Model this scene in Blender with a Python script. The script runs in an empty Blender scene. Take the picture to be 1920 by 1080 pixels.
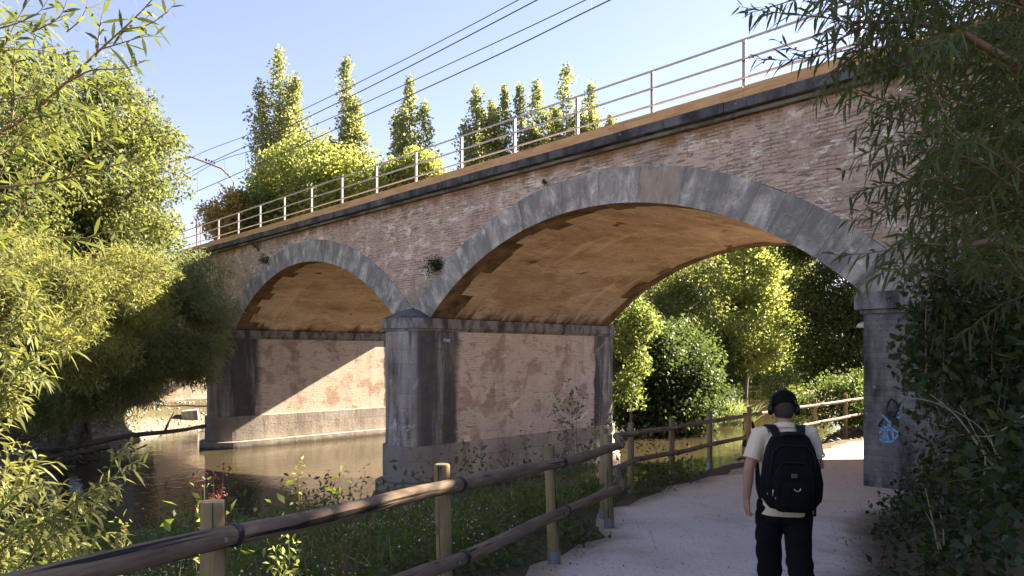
import bpy, bmesh, math, random
import numpy as np
from mathutils import Vector, Matrix

rng = np.random.default_rng(7)
random.seed(7)
scene = bpy.context.scene
COL = scene.collection
PI = math.pi

# ------------------------------------------------------------------ camera
CAM_H = 1.95
FPX = 1300.0            # focal length in pixels of a 1920-wide frame
cam_d = bpy.data.cameras.new('camera')
cam = bpy.data.objects.new('camera', cam_d)
COL.objects.link(cam)
cam.location = (0, 0, CAM_H)
cam.rotation_euler = (PI / 2, 0, 0)
cam_d.sensor_width = 36
cam_d.lens = FPX / 1920 * 36
cam_d.shift_y = 125 / 1920
cam_d.clip_start = 0.05
cam_d.clip_end = 2000
scene.camera = cam


def at(px, py, D):
    """design helper: where a pixel of the photograph lies at depth D metres"""
    return np.array([(px - 960) / FPX * D, D, CAM_H + (665 - py) / FPX * D])


# ------------------------------------------------------------------ node helper
class NT:
    def __init__(self, name):
        self.m = bpy.data.materials.new(name)
        self.m.use_nodes = True
        self.t = self.m.node_tree
        self.t.nodes.clear()

    def n(self, typ, ins=None, **props):
        nd = self.t.nodes.new('ShaderNode' + typ)
        for k, v in props.items():
            setattr(nd, k, v)
        for k, v in (ins or {}).items():
            s = nd.inputs[k]
            if isinstance(v, bpy.types.NodeSocket):
                self.t.links.new(v, s)
            else:
                if s.type == 'RGBA' and len(v) == 3:
                    v = (*v, 1)
                s.default_value = v
        return nd

    def obj(self):
        return self.n('TexCoord').outputs['Object']

    def uv(self):
        return self.n('TexCoord').outputs['UV']

    def mapp(self, vec, scale=(1, 1, 1), loc=(0, 0, 0), rot=(0, 0, 0)):
        return self.n('Mapping', {'Vector': vec, 'Scale': scale, 'Location': loc, 'Rotation': rot}).outputs[0]

    def noise(self, vec, scale=1, detail=6, rough=.55, dist=0):
        return self.n('TexNoise', {'Vector': vec, 'Scale': scale, 'Detail': detail, 'Roughness': rough, 'Distortion': dist}).outputs[0]

    def ramp(self, fac, *stops):
        nd = self.n('ValToRGB', {'Fac': fac})
        e = nd.color_ramp.elements
        while len(e) < len(stops):
            e.new(.5)
        for el, (p, c) in zip(e, stops):
            el.position = p
            el.color = (c, c, c, 1) if not hasattr(c, '__len__') else (*c, 1)
        return nd.outputs[0]

    def mix(self, fac, a, b, blend='MIX'):
        nd = self.n('Mix', data_type='RGBA', blend_type=blend)
        for idx, v in ((0, fac), (6, a), (7, b)):
            s = nd.inputs[idx]
            if isinstance(v, bpy.types.NodeSocket):
                self.t.links.new(v, s)
            elif idx == 0:
                s.default_value = v
            else:
                s.default_value = (*v, 1)
        return nd.outputs[2]

    def math(self, op, a, b=0.0, clamp=False):
        nd = self.n('Math', operation=op, use_clamp=clamp)
        for i, v in ((0, a), (1, b)):
            if isinstance(v, bpy.types.NodeSocket):
                self.t.links.new(v, nd.inputs[i])
            else:
                nd.inputs[i].default_value = v
        return nd.outputs[0]

    def sep(self, vec):
        return self.n('SeparateXYZ', {'Vector': vec}).outputs

    def mask(self, v, a, b, amt=1.0):
        """smooth 0..amt as v runs from a to b (a may exceed b)"""
        lo, hi, t0, t1 = (a, b, 0.0, amt) if a < b else (b, a, amt, 0.0)
        return self.n('MapRange', {'Value': v, 'From Min': lo, 'From Max': hi, 'To Min': t0, 'To Max': t1}, interpolation_type='SMOOTHSTEP').outputs[0]

    def bump(self, h, strength=.3, dist=.02, normal=None):
        ins = {'Height': h, 'Strength': strength, 'Distance': dist}
        if normal is not None:
            ins['Normal'] = normal
        return self.n('Bump', ins).outputs[0]

    def attr(self, name):
        return self.n('Attribute', attribute_name=name).outputs['Fac']

    def out(self, color, rough=.8, normal=None, metal=0, spec=.3, **kw):
        ins = {'Base Color': color, 'Roughness': rough, 'Metallic': metal, 'Specular IOR Level': spec}
        ins.update(kw)
        if normal is not None:
            ins['Normal'] = normal
        p = self.n('BsdfPrincipled', ins)
        self.n('OutputMaterial', {'Surface': p.outputs[0]})
        return self.m


# ------------------------------------------------------------------ mesh builder
class MB:
    def __init__(self):
        self.v, self.f, self.uvs, self.mi = [], [], [], []

    def vert(self, *ps):
        i = len(self.v)
        self.v.extend([tuple(map(float, p)) for p in ps])
        return i

    def face(self, idx, uv=None, mi=0):
        self.f.append(tuple(idx))
        self.uvs.append(uv)
        self.mi.append(mi)

    def quad(self, a, b, c, d, uv=None, mi=0):
        i = self.vert(a, b, c, d)
        self.face((i, i + 1, i + 2, i + 3), uv, mi)

    def box(self, lo, hi, mi=0, M=None):
        x0, y0, z0 = lo
        x1, y1, z1 = hi
        P = [(x0, y0, z0), (x1, y0, z0), (x1, y1, z0), (x0, y1, z0), (x0, y0, z1), (x1, y0, z1), (x1, y1, z1), (x0, y1, z1)]
        if M is not None:
            P = [tuple(M @ Vector(p)) for p in P]
        i = self.vert(*P)
        for q in ((0, 3, 2, 1), (4, 5, 6, 7), (0, 1, 5, 4), (1, 2, 6, 5), (2, 3, 7, 6), (3, 0, 4, 7)):
            self.face([i + k for k in q], None, mi)

    def tube(self, pts, rad, seg=8, mi=0, caps=True, jitter=0.0, u0=0.0):
        pts = [Vector(p) for p in pts]
        n = len(pts)
        if not hasattr(rad, '__len__'):
            rad = [rad] * n
        T = []
        for i in range(n):
            t = (pts[min(i + 1, n - 1)] - pts[max(i - 1, 0)])
            T.append(t.normalized() if t.length > 1e-9 else Vector((0, 0, 1)))
        up = Vector((0, 0, 1)) if abs(T[0].z) < .9 else Vector((1, 0, 0))
        a = T[0].cross(up).normalized()
        rings = []
        ln = u0
        for i in range(n):
            a = (a - T[i] * a.dot(T[i]))
            a = a.normalized() if a.length > 1e-6 else T[i].orthogonal().normalized()
            b = T[i].cross(a)
            if i:
                ln += (pts[i] - pts[i - 1]).length
            r = []
            for k in range(seg):
                th = 2 * PI * k / seg
                rr = rad[i] * (1 + (random.uniform(-jitter, jitter) if jitter else 0))
                r.append(pts[i] + (a * math.cos(th) + b * math.sin(th)) * rr)
            rings.append((self.vert(*r), ln))
        for i in range(n - 1):
            i0, l0 = rings[i]
            i1, l1 = rings[i + 1]
            for k in range(seg):
                k2 = (k + 1) % seg
                u_a, u_b = k / seg * 2 * PI * rad[0], (k + 1) / seg * 2 * PI * rad[0]
                self.face((i0 + k, i0 + k2, i1 + k2, i1 + k), [(u_a, l0), (u_b, l0), (u_b, l1), (u_a, l1)], mi)
        if caps:
            self.face([rings[0][0] + k for k in range(seg)][::-1], None, mi)
            self.face([rings[-1][0] + k for k in range(seg)], None, mi)

    def prism(self, poly, z0, z1, mi=0, top=True, bottom=True, side_mi=None):
        """vertical extrusion of an (x, y) outline given anticlockwise"""
        n = len(poly)
        i = self.vert(*[(x, y, z0) for x, y in poly], *[(x, y, z1) for x, y in poly])
        ln = 0
        for k in range(n):
            k2 = (k + 1) % n
            d = math.dist(poly[k], poly[k2])
            self.face((i + k, i + k2, i + n + k2, i + n + k), [(ln, z0), (ln + d, z0), (ln + d, z1), (ln, z1)], mi if side_mi is None else side_mi[k])
            ln += d
        if top:
            self.face([i + n + k for k in range(n)], None, mi)
        if bottom:
            self.face([i + k for k in range(n)][::-1], None, mi)

    def build(self, name, mat, parent=None, smooth=False, bevel=0, loc=None):
        me = bpy.data.meshes.new(name)
        me.from_pydata(self.v, [], self.f)
        mats = mat if isinstance(mat, (list, tuple)) else [mat]
        for m in mats:
            me.materials.append(m)
        V = np.array(self.v, dtype=np.float64)
        uvl = me.uv_layers.new(name='UVMap')
        buf = np.zeros(len(me.loops) * 2, dtype=np.float32)
        p = 0
        for f, uv in zip(self.f, self.uvs):
            k = len(f)
            if uv is None:
                P = V[list(f)]
                nrm = np.zeros(3)
                for j in range(k):
                    nrm += np.cross(P[j] - P[0], P[(j + 1) % k] - P[0])
                ax = int(np.argmax(np.abs(nrm)))
                uv = P[:, (1, 2)] if ax == 0 else P[:, (0, 2)] if ax == 1 else P[:, (0, 1)]
            buf[p * 2:(p + k) * 2] = np.asarray(uv, dtype=np.float32).ravel()
            p += k
        uvl.data.foreach_set('uv', buf)
        me.polygons.foreach_set('material_index', np.array(self.mi, dtype=np.int32))
        if smooth:
            me.polygons.foreach_set('use_smooth', np.ones(len(self.f), dtype=bool))
        me.update()
        o = bpy.data.objects.new(name, me)
        COL.objects.link(o)
        if parent is not None:
            o.parent = parent
        if loc is not None:
            o.location = loc
        if bevel:
            b = o.modifiers.new('bevel', 'BEVEL')
            b.width = bevel
            b.segments = 2
            b.limit_method = 'ANGLE'
        return o


def tag(o, label=None, cat=None, group=None, kind=None):
    for k, v in (('label', label), ('category', cat), ('group', group), ('kind', kind)):
        if v:
            o[k] = v
    return o


def empty(name, loc=(0, 0, 0), rz=0.0):
    o = bpy.data.objects.new(name, None)
    o.empty_display_size = .2
    COL.objects.link(o)
    o.location = loc
    o.rotation_euler = (0, 0, rz)
    return o


def children(o):
    return [c for c in bpy.data.objects if c.parent == o]


def copy_tree(o, parent=None):
    c = o.copy()
    COL.objects.link(c)
    if parent is not None:
        c.parent = parent
    for ch in children(o):
        copy_tree(ch, c)
    return c


# ------------------------------------------------------------------ bridge frame
P0 = np.array([5.9057, 11.65])                     # facade corner of the right abutment
U = np.array([-0.70437, 0.70983])                  # along the bridge, to the left
NV = np.array([0.70983, 0.70437])                  # across the bridge, away from the viewer
W = 8.36                                           # bridge width
ZW = -2.02                                         # water level
BR_ROT = math.atan2(-U[1], -U[0])


def w2ts(x, y):
    dx, dy = x - P0[0], y - P0[1]
    return dx * U[0] + dy * U[1], dx * NV[0] + dy * NV[1]


def ts2w(t, s):
    return P0[0] + U[0] * t + NV[0] * s, P0[1] + U[1] * t + NV[1] * s


def frac(x):
    return x - np.floor(x)


def sstep(a, b, x):
    q = np.clip((x - a) / (b - a), 0, 1)
    return q * q * (3 - 2 * q)


RB_S = [-80, -30, -14, -8, -5, -2.5, -1, 1, 6, 8, 10, 13, 17, 25, 40, 70, 100, 150]
RB_T = [16, 15, 14, 13, 12.2, 10, 7, 5.4, 5, 6, 8.2, 8.0, 6.5, 9, 17, 32.5, 44, 62]
LB_S = [-80, -30, -14, -9, -6, -3, 0, 9, 13, 17, 20, 40, 74, 96, 104, 150]
LB_T = [23, 23, 23, 23.2, 26, 29.5, 33, 34, 27, 19.5, 17.5, 25.5, 43.5, 50, 44, 30]
PATH = [(-4.2, -6.0), (-2.4, -1.5), (0.35, 4.2), (2.9, 9.3), (4.0, 10.75), (8.0, 14.75), (14, 20.8), (24, 29.5), (40, 40)]


def path_dist(x, y):
    best = np.full(np.shape(x), 1e9)
    for (ax, ay), (bx, by) in zip(PATH[:-1], PATH[1:]):
        dx, dy = bx - ax, by - ay
        q = np.clip(((x - ax) * dx + (y - ay) * dy) / (dx * dx + dy * dy), 0, 1)
        best = np.minimum(best, np.hypot(x - ax - q * dx, y - ay - q * dy))
    return best


def path_z(x, y):
    s = (x * .43 + y * .9)
    return np.interp(s, [-6, 2.2, 8.1, 10.5, 60], [.5, .17, -.12, -.24, -.3])


def ground_z(x, y):
    x, y = np.asarray(x, float), np.asarray(y, float)
    t, s = w2ts(x, y)
    dr = np.interp(s, RB_S, RB_T) - t            # > 0: on the near (right) bank
    dl = t - np.interp(s, LB_S, LB_T)            # > 0: on the far (left) bank
    wob = .25 * np.sin(x * 1.7 + .6 * np.sin(y)) * np.sin(y * 1.3) + .12 * np.sin(x * 4.1 + y * 2.3)
    pz = path_z(x, y)
    dp = np.maximum(path_dist(x, y) - 2.1, 0)
    g = np.clip(dp / (dp + np.maximum(dr, .02)), 0, 1) ** .85
    near = pz * (1 - g) + (ZW + .05) * g - .5 * sstep(.3, -1.2, dr)
    gravel = sstep(6.5, 9, s) * sstep(22, 17, s)          # low shingle bank beyond the arch
    near = near * (1 - gravel) + gravel * (ZW - .4 + sstep(-1.0, .8, dr) * .62 + sstep(.8, 3.0, dr) * .3 + sstep(2.4, 4.6, dr) * (pz - ZW - .5))
    near = near + .1 * wob * sstep(.2, 1.5, dr)
    # slope to the right of the path and the railway embankment
    rise = sstep(.8, 4.5, -t) * sstep(6, -1, s) * 1.6 + sstep(.5, 7, -t) * sstep(-6, 0, s) * sstep(16, 9, s) * 5.5
    far_rise = sstep(3, 40, -t) * 3.0 * sstep(10, 30, s)
    near = near + rise + far_rise
    left = ZW - .5 + sstep(-1.0, .8, dl) * .75 + sstep(.5, 5, dl) * (1.0 + .2 * wob) + sstep(6, 40, dl) * 4 + sstep(40, 160, dl) * 10
    left = left + sstep(13, 22, t - 25) * sstep(-6, 0, s) * sstep(16, 9, s) * 4.0
    z = np.where(dr > -50, near, ZW)
    z = np.where(dl > dr, left, near)
    d = path_dist(x, y)
    k = sstep(2.6, 1.75, d)
    z = z * (1 - k) + (pz - .05) * k
    return z


# ================================================================== MATERIALS
def pitted(N, uv, joints):
    """broken, irregular bed joints: dark dashes that come and go"""
    d1 = N.noise(N.mapp(uv, (2.6, 15, 1)), 1.0, 5, .65, .4)
    where = N.noise(uv, 1.1, 6, .65)
    a = N.math('MULTIPLY', N.mask(d1, .53, .63), N.mask(where, .36, .60))
    b = N.math('MULTIPLY', joints, N.mask(N.noise(uv, 2.3, 6, .7), .44, .62))
    return N.math('MAXIMUM', a, b)


def m_facade():
    N = NT('weathered_brick')
    uv = N.uv()
    uvd = N.n('MixRGB', {'Fac': .02, 'Color1': uv, 'Color2': N.n('TexNoise', {'Vector': uv, 'Scale': 2.5, 'Detail': 4.0}).outputs[1]}, blend_type='ADD').outputs[0]
    b = N.n('TexBrick', {'Vector': uvd, 'Color1': (.345, .235, .19), 'Color2': (.42, .31, .26), 'Mortar': (.34, .265, .23), 'Scale': 1.0, 'Mortar Size': .009, 'Mortar Smooth': .7, 'Brick Width': .29, 'Row Height': .072, 'Bias': -.1}, offset=.5)
    base = b.outputs[0]
    pit = pitted(N, uvd, b.outputs[1])
    base = N.mix(N.mask(N.noise(uv, .55, 9, .65), .42, .62, .75), base, (.47, .36, .31))
    base = N.mix(N.mask(N.noise(N.mapp(uv, (1, 1, 1), (4, 8, 0)), 1.6, 9, .72, .4), .54, .66, .8), base, (.30, .235, .22))
    wash = N.mask(N.noise(N.mapp(uv, (1, 1.5, 1), (7, 3, 0)), 1.5, 10, .74, .5), .515, .60, .85)
    base = N.mix(wash, base, (.62, .53, .48))
    wash2 = N.mask(N.noise(N.mapp(uv, (1, 2.2, 1), (1, 6, 0)), 5.5, 6, .7), .56, .68, .55)
    base = N.mix(wash2, base, (.60, .50, .45))
    red = N.mask(N.noise(N.mapp(uv, (1, 1.6, 1), (12, 2, 0)), 2.2, 5, .7), .66, .72, .55)
    base = N.mix(red, base, (.27, .11, .08))
    base = N.mix(N.math('MULTIPLY', pit, .7), base, (.11, .085, .075))
    grime = N.mask(N.noise(N.mapp(uv, (.9, .3, 1), (2, 9, 0)), .9, 8, .65), .50, .72, .6)
    base = N.mix(grime, base, (.19, .165, .16))
    z = N.sep(N.obj())[2]
    st = N.mask(N.math('ADD', z, N.math('MULTIPLY', N.noise(N.mapp(uv, (1.6, .5, 1)), 1.4, 7, .65), .9)), 6.62, 6.95, .85)
    base = N.mix(st, base, (.20, .105, .05))
    low = N.mask(N.math('SUBTRACT', N.math('MULTIPLY', N.noise(uv, .9, 7, .65), 1.6), z), -3.3, -2.6, .75)
    base = N.mix(low, base, (.20, .175, .165))
    h = N.math('SUBTRACT', N.math('MULTIPLY', N.noise(uv, 9, 8, .72), .9), N.math('MULTIPLY', pit, .9))
    h = N.math('ADD', h, N.math('MULTIPLY', wash, .25))
    base = N.mix(1.0, base, (1.50, 1.46, 1.28), 'MULTIPLY')
    return N.out(base, .93, N.bump(h, .95, .025), spec=.12)


def stone_nodes(N, vec, uvv, light=(.40, .38, .36), dark=(.09, .085, .085), streak=(1, .12, 1), dark_amt=(.44, .62)):
    a = N.noise(vec, .9, 8, .62)
    col = N.mix(N.ramp(a, (.3, 0), (.7, 1)), tuple(c * .62 for c in light), light)
    warm = N.ramp(N.noise(vec, 1.7, 5), (.5, 0), (.75, .5))
    col = N.mix(warm, col, (.33, .27, .22))
    s = N.noise(N.mapp(uvv, streak), 2.2, 7, .62, .2)
    dk = N.ramp(s, (dark_amt[0], 0), (dark_amt[1], .9))
    col = N.mix(dk, col, dark)
    lich = N.ramp(N.noise(vec, 9, 5, .7), (.64, 0), (.69, .7))
    col = N.mix(lich, col, (.55, .54, .51))
    pit = N.ramp(N.noise(vec, 26, 4, .6), (.33, 1), (.4, 0))
    col = N.mix(N.math('MULTIPLY', pit, .6), col, (.05, .045, .04))
    h = N.math('SUBTRACT', N.noise(vec, 8, 8, .65), N.math('MULTIPLY', pit, .4))
    return col, h


def m_stone(name, light=(.40, .38, .36), dark=(.09, .085, .085), streak=(1, .12, 1), amt=(.44, .62), blocks=None):
    N = NT(name)
    v, uv = N.obj(), N.uv()
    col, h = stone_nodes(N, v, uv, light, dark, streak, amt)
    if blocks:
        b = N.n('TexBrick', {'Vector': uv, 'Color1': (.8, .8, .8), 'Color2': (1, 1, 1), 'Mortar': (.84, .83, .82), 'Scale': 1.0, 'Mortar Size': .010, 'Mortar Smooth': .8, 'Brick Width': blocks[0], 'Row Height': blocks[1]}, offset=.5)
        col = N.mix(1.0, col, b.outputs[0], 'MULTIPLY')
        h = N.math('SUBTRACT', h, N.math('MULTIPLY', b.outputs[1], .5))
    return N.out(col, .9, N.bump(h, .55, .025), spec=.2)


def m_ring():
    N = NT('arch_ring_stone')
    v, uv = N.obj(), N.uv()
    col, h = stone_nodes(N, v, uv, (.37, .345, .32), (.12, .115, .11), (1.2, .25, 1), (.47, .66))
    blot = N.noise(N.mapp(uv, (1.3, .8, 1), (3, 3, 0)), 1.6, 9, .68, .5)
    col = N.mix(N.ramp(blot, (.42, .8), (.54, 0)), col, (.15, .145, .14))
    col = N.mix(N.ramp(blot, (.56, 0), (.66, .6)), col, (.58, .555, .52))
    t = N.attr('tone')
    col = N.mix(1.0, col, N.ramp(t, (0, .86), (1, 1.08)), 'MULTIPLY')
    bare = N.math('MULTIPLY', N.ramp(N.attr('bare'), (.5, 0), (.6, 1)), N.mask(N.noise(N.mapp(uv, (1.5, .6, 1), (5, 0, 0)), 2.0, 6, .65), .42, .55))
    drip = N.mask(N.noise(N.mapp(uv, (3.2, .22, 1), (9, 4, 0)), 1.6, 5, .6), .60, .70, .75)
    col = N.mix(drip, col, (.075, .07, .07))
    col = N.mix(bare, col, N.mix(N.noise(N.mapp(uv, (1, .4, 1)), 4, 6), (.15, .115, .085), (.34, .28, .23)))
    col = N.mix(1.0, col, (1.56, 1.50, 1.40), 'MULTIPLY')
    lines = N.math('MULTIPLY', N.ramp(N.noise(N.mapp(v, (.4, .4, 16)), 1.0, 3), (.45, 0), (.6, 1)), .25)
    h = N.math('ADD', h, lines)
    return N.out(col, .88, N.bump(h, .5, .02), spec=.25)


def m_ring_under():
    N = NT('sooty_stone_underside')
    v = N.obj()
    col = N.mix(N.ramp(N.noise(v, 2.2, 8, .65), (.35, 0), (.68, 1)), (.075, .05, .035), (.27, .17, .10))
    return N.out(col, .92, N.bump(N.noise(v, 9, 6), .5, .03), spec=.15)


def m_vault():
    N = NT('ochre_vault_render')
    uv = N.uv()                                  # u across the bridge, v along the arc
    b = N.n('TexBrick', {'Vector': uv, 'Color1': (.9, .9, .9), 'Color2': (1, 1, 1), 'Mortar': (.62, .58, .55), 'Scale': 1.0, 'Mortar Size': .008, 'Mortar Smooth': .6, 'Brick Width': .28, 'Row Height': .075}, offset=.5)
    a = N.noise(N.mapp(uv, (.35, 1.0, 1)), .9, 9, .6, .6)
    col = N.ramp(a, (.28, (.35, .235, .15)), (.46, (.50, .36, .235)), (.62, (.62, .49, .36)))
    wash = N.ramp(N.noise(N.mapp(uv, (.55, 1.3, 1), (4, 2, 0)), .8, 9, .72, .8), (.53, 0), (.60, .8))
    col = N.mix(wash, col, (.70, .54, .39))
    drk = N.ramp(N.noise(N.mapp(uv, (.4, 1.6, 1), (8, 1, 0)), 1.1, 8, .7, .5), (.55, 0), (.68, .55))
    col = N.mix(drk, col, (.22, .12, .06))
    col = N.mix(N.ramp(N.noise(uv, .45, 4), (.4, .25), (.6, .9)), col, N.mix(1.0, col, b.outputs[0], 'MULTIPLY'))
    spl = N.ramp(N.noise(N.mapp(uv, (.8, 1.2, 1), (9, 5, 0)), 1.1, 6, .6), (.66, 0), (.69, .9))
    col = N.mix(spl, col, (.10, .055, .03))
    pit = pitted(N, uv, b.outputs[1])
    col = N.mix(N.math('MULTIPLY', pit, .55), col, (.17, .095, .05))
    band = N.mask(N.noise(N.mapp(uv, (1.1, .16, 1), (2, 7, 0)), 1.3, 7, .65, .6), .56, .68, .6)
    col = N.mix(band, col, (.74, .58, .43))
    zz = N.sep(N.obj())[2]
    damp = N.mask(N.math('SUBTRACT', N.math('MULTIPLY', N.noise(N.mapp(uv, (1.6, .3, 1)), 1.0, 7, .65), 1.9), zz), -2.35, -1.95, .88)
    col = N.mix(damp, col, (.075, .045, .03))
    col = N.mix(1.0, col, (1.12, 1.16, 1.32), 'MULTIPLY')
    h = N.math('SUBTRACT', N.noise(uv, 7, 8, .65), N.math('MULTIPLY', b.outputs[1], .35))
    return N.out(col, .9, N.bump(h, .5, .02), spec=.15)


def m_pier():
    N = NT('pier_masonry')
    v, uv = N.obj(), N.uv()
    stone, h1 = stone_nodes(N, v, uv, (.37, .355, .34), (.065, .06, .06), (1.1, .11, 1), (.44, .60))
    blk = N.n('TexBrick', {'Vector': uv, 'Color1': (.82, .82, .82), 'Color2': (1, 1, 1), 'Mortar': (.4, .38, .36), 'Scale': 1.0, 'Mortar Size': .007, 'Mortar Smooth': .5, 'Brick Width': .9, 'Row Height': .42}, offset=.5)
    stone = N.mix(.7, stone, N.mix(1.0, stone, blk.outputs[0], 'MULTIPLY'))
    b = N.n('TexBrick', {'Vector': uv, 'Color1': (.37, .245, .19), 'Color2': (.45, .32, .255), 'Mortar': (.28, .215, .18), 'Scale': 1.0, 'Mortar Size': .008, 'Mortar Smooth': .5, 'Brick Width': .28, 'Row Height': .075}, offset=.5)
    br = b.outputs[0]
    pit = pitted(N, uv, b.outputs[1])
    br = N.mix(N.mask(N.noise(v, 2.0, 8, .7), .40, .65, .8), br, (.42, .31, .25))
    patch = N.noise(N.mapp(v, (1, 1, 1.15), (3, 1, 2)), .95, 7, .58, .3)
    plaster = N.mask(N.math('ADD', patch, N.math('MULTIPLY', N.noise(v, 7, 5, .7), .10)), .47, .54, .88)
    plc = N.mix(N.noise(v, 2.2, 8, .7), (.49, .40, .33), (.68, .585, .50))
    plc = N.mix(N.mask(N.noise(v, 3.5, 6, .7), .55, .7, .5), plc, (.45, .34, .27))
    br = N.mix(plaster, br, plc)
    br = N.mix(N.math('MULTIPLY', pit, .6), br, (.15, .105, .085))
    small = N.mask(N.noise(N.mapp(v, (1, 1, 1), (8, 1, 5)), 2.6, 4, .5), .66, .70, .75)
    br = N.mix(small, br, (.40, .29, .23))
    br = N.mix(N.mask(N.noise(v, 1.2, 9, .72), .45, .7, .55), br, (.44, .37, .33))
    stain = N.mask(N.noise(N.mapp(uv, (1.2, .12, 1), (5, 5, 0)), 1.1, 6), .54, .74, .6)
    br = N.mix(stain, br, (.22, .155, .12))
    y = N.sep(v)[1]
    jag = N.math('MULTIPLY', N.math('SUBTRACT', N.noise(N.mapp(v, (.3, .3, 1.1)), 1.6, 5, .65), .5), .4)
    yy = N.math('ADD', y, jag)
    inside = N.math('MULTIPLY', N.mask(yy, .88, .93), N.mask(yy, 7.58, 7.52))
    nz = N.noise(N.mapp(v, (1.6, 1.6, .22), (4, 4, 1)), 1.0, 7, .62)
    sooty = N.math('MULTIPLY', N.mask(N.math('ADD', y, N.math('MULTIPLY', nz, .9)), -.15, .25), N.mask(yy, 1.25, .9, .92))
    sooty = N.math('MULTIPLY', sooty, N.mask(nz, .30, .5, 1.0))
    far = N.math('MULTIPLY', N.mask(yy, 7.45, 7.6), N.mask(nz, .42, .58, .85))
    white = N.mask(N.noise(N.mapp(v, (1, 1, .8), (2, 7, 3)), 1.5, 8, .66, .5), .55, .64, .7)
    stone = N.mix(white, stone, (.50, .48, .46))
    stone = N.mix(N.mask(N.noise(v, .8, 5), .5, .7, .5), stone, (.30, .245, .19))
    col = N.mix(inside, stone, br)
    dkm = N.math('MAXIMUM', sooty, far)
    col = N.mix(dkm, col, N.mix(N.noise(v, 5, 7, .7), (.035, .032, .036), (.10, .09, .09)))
    b = N.n('TexBrick', {'Vector': uv, 'Scale': 1.0, 'Mortar Size': .006, 'Brick Width': .28, 'Row Height': .075}, offset=.5)
    h2 = N.math('SUBTRACT', N.noise(v, 12, 8, .65), N.math('MULTIPLY', b.outputs[1], .5))
    col = N.mix(1.0, col, (1.2, 1.18, 1.16), 'MULTIPLY')
    h = N.n('Mix', {0: inside, 2: h1, 3: h2}, data_type='FLOAT').outputs[0]
    return N.out(col, .92, N.bump(h, .6, .022), spec=.15)


def m_plinth():
    N = NT('pier_plinth_stone')
    v, uv = N.obj(), N.uv()
    col, h = stone_nodes(N, v, uv, (.52, .45, .39), (.20, .165, .145), (1, .3, 1), (.5, .7))
    joint = N.n('TexBrick', {'Vector': uv, 'Color1': (1, 1, 1), 'Color2': (.86, .85, .84), 'Mortar': (.4, .37, .35), 'Scale': 1.0, 'Mortar Size': .006, 'Brick Width': 1.4, 'Row Height': 1.1}, offset=.5)
    col = N.mix(1.0, col, joint.outputs[0], 'MULTIPLY')
    y = N.sep(v)[1]
    fr = N.mask(N.math('ADD', y, N.math('MULTIPLY', N.noise(v, .9, 6), 1.4)), 2.3, 1.0)
    col = N.mix(N.math('MULTIPLY', fr, .6), col, (.16, .15, .14))
    z = N.sep(v)[2]
    wet = N.mask(N.math('ADD', z, N.math('MULTIPLY', N.noise(v, 3, 5), .25)), -1.72, -1.88)
    col = N.mix(N.math('MULTIPLY', wet, .75), col, (.045, .04, .028))
    return N.out(col, .9, N.bump(h, .55, .03), spec=.2)


def m_wood(name, c1, c2, dark, scale=1.0, crack=.5, rough=.75):
    N = NT(name)
    uv = N.uv()
    vec = N.mapp(uv, (9 * scale, .8 * scale, 1))
    g = N.noise(vec, 3, 7, .6, .8)
    col = N.ramp(g, (.3, c1), (.62, c2))
    blo = N.noise(N.mapp(uv, (2, .9, 1)), 2.0, 5)
    col = N.mix(N.ramp(blo, (.48, 0), (.68, .7)), col, dark)
    kn = N.n('TexVoronoi', {'Vector': N.mapp(uv, (5, 1.6, 1)), 'Scale': 1.3}).outputs[0]
    col = N.mix(N.ramp(kn, (.05, .75), (.12, 0)), col, tuple(c * .35 for c in c1))
    cr = N.ramp(N.noise(N.mapp(uv, (11, .35, 1), (3, 8, 0)), 1.6, 3, .5, .3), (.60, 0), (.63, crack))
    col = N.mix(cr, col, (.012, .009, .007))
    h = N.math('SUBTRACT', N.noise(N.mapp(uv, (40, 2, 1)), 2, 4), N.math('MULTIPLY', cr, 1.2))
    return N.out(col, rough, N.bump(h, .5, .008), spec=.25)


def m_simple(name, c, rough=.6, metal=0, spec=.4, var=.15, scale=6, bump=.1, bdist=.004):
    N = NT(name)
    v = N.obj()
    nz = N.noise(v, scale, 5)
    col = N.mix(nz, tuple(x * (1 - var) for x in c), tuple(min(1, x * (1 + var)) for x in c))
    return N.out(col, rough, N.bump(N.noise(v, scale * 8, 4), bump, bdist), metal=metal, spec=spec)


def m_leaf(name, c1, c2, trans, tw=.45, rough=.5, spec=.35):
    N = NT(name)
    t = N.attr('tone')
    col = N.ramp(t, (0, c1), (1, c2))
    p = N.n('BsdfPrincipled', {'Base Color': col, 'Roughness': rough, 'Specular IOR Level': spec})
    tcol = N.mix(.5, trans, N.mix(1.0, col, (2.6, 2.6, 1.6), 'MULTIPLY'))
    tr = N.n('BsdfTranslucent', {'Color': tcol})
    mx = N.n('MixShader', {0: tw, 1: p.outputs[0], 2: tr.outputs[0]})
    N.n('OutputMaterial', {'Surface': mx.outputs[0]})
    return N.m


def m_ground():
    N = NT('bank_earth')
    v = N.obj()
    a = N.noise(v, .5, 9, .65)
    col = N.ramp(a, (.3, (.055, .045, .028)), (.55, (.10, .082, .05)), (.75, (.075, .085, .035)))
    z = N.sep(v)[2]
    mud = N.mask(N.math('ADD', z, N.math('MULTIPLY', N.noise(v, 1.5, 5), .5)), -1.0, -1.4)
    vor = N.n('TexVoronoi', {'Vector': v, 'Scale': 9.0}).outputs
    peb = N.mix(vor[1], (.16, .15, .14), (.36, .33, .30))
    col = N.mix(N.math('MULTIPLY', mud, .8), col, N.mix(N.noise(v, .9, 4), (.20, .165, .12), peb))
    h = N.math('ADD', N.noise(v, 6, 8, .7), N.math('MULTIPLY', N.math('MULTIPLY', vor[0], -1.2), mud))
    return N.out(col, .95, N.bump(h, .8, .05), spec=.1)


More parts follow.
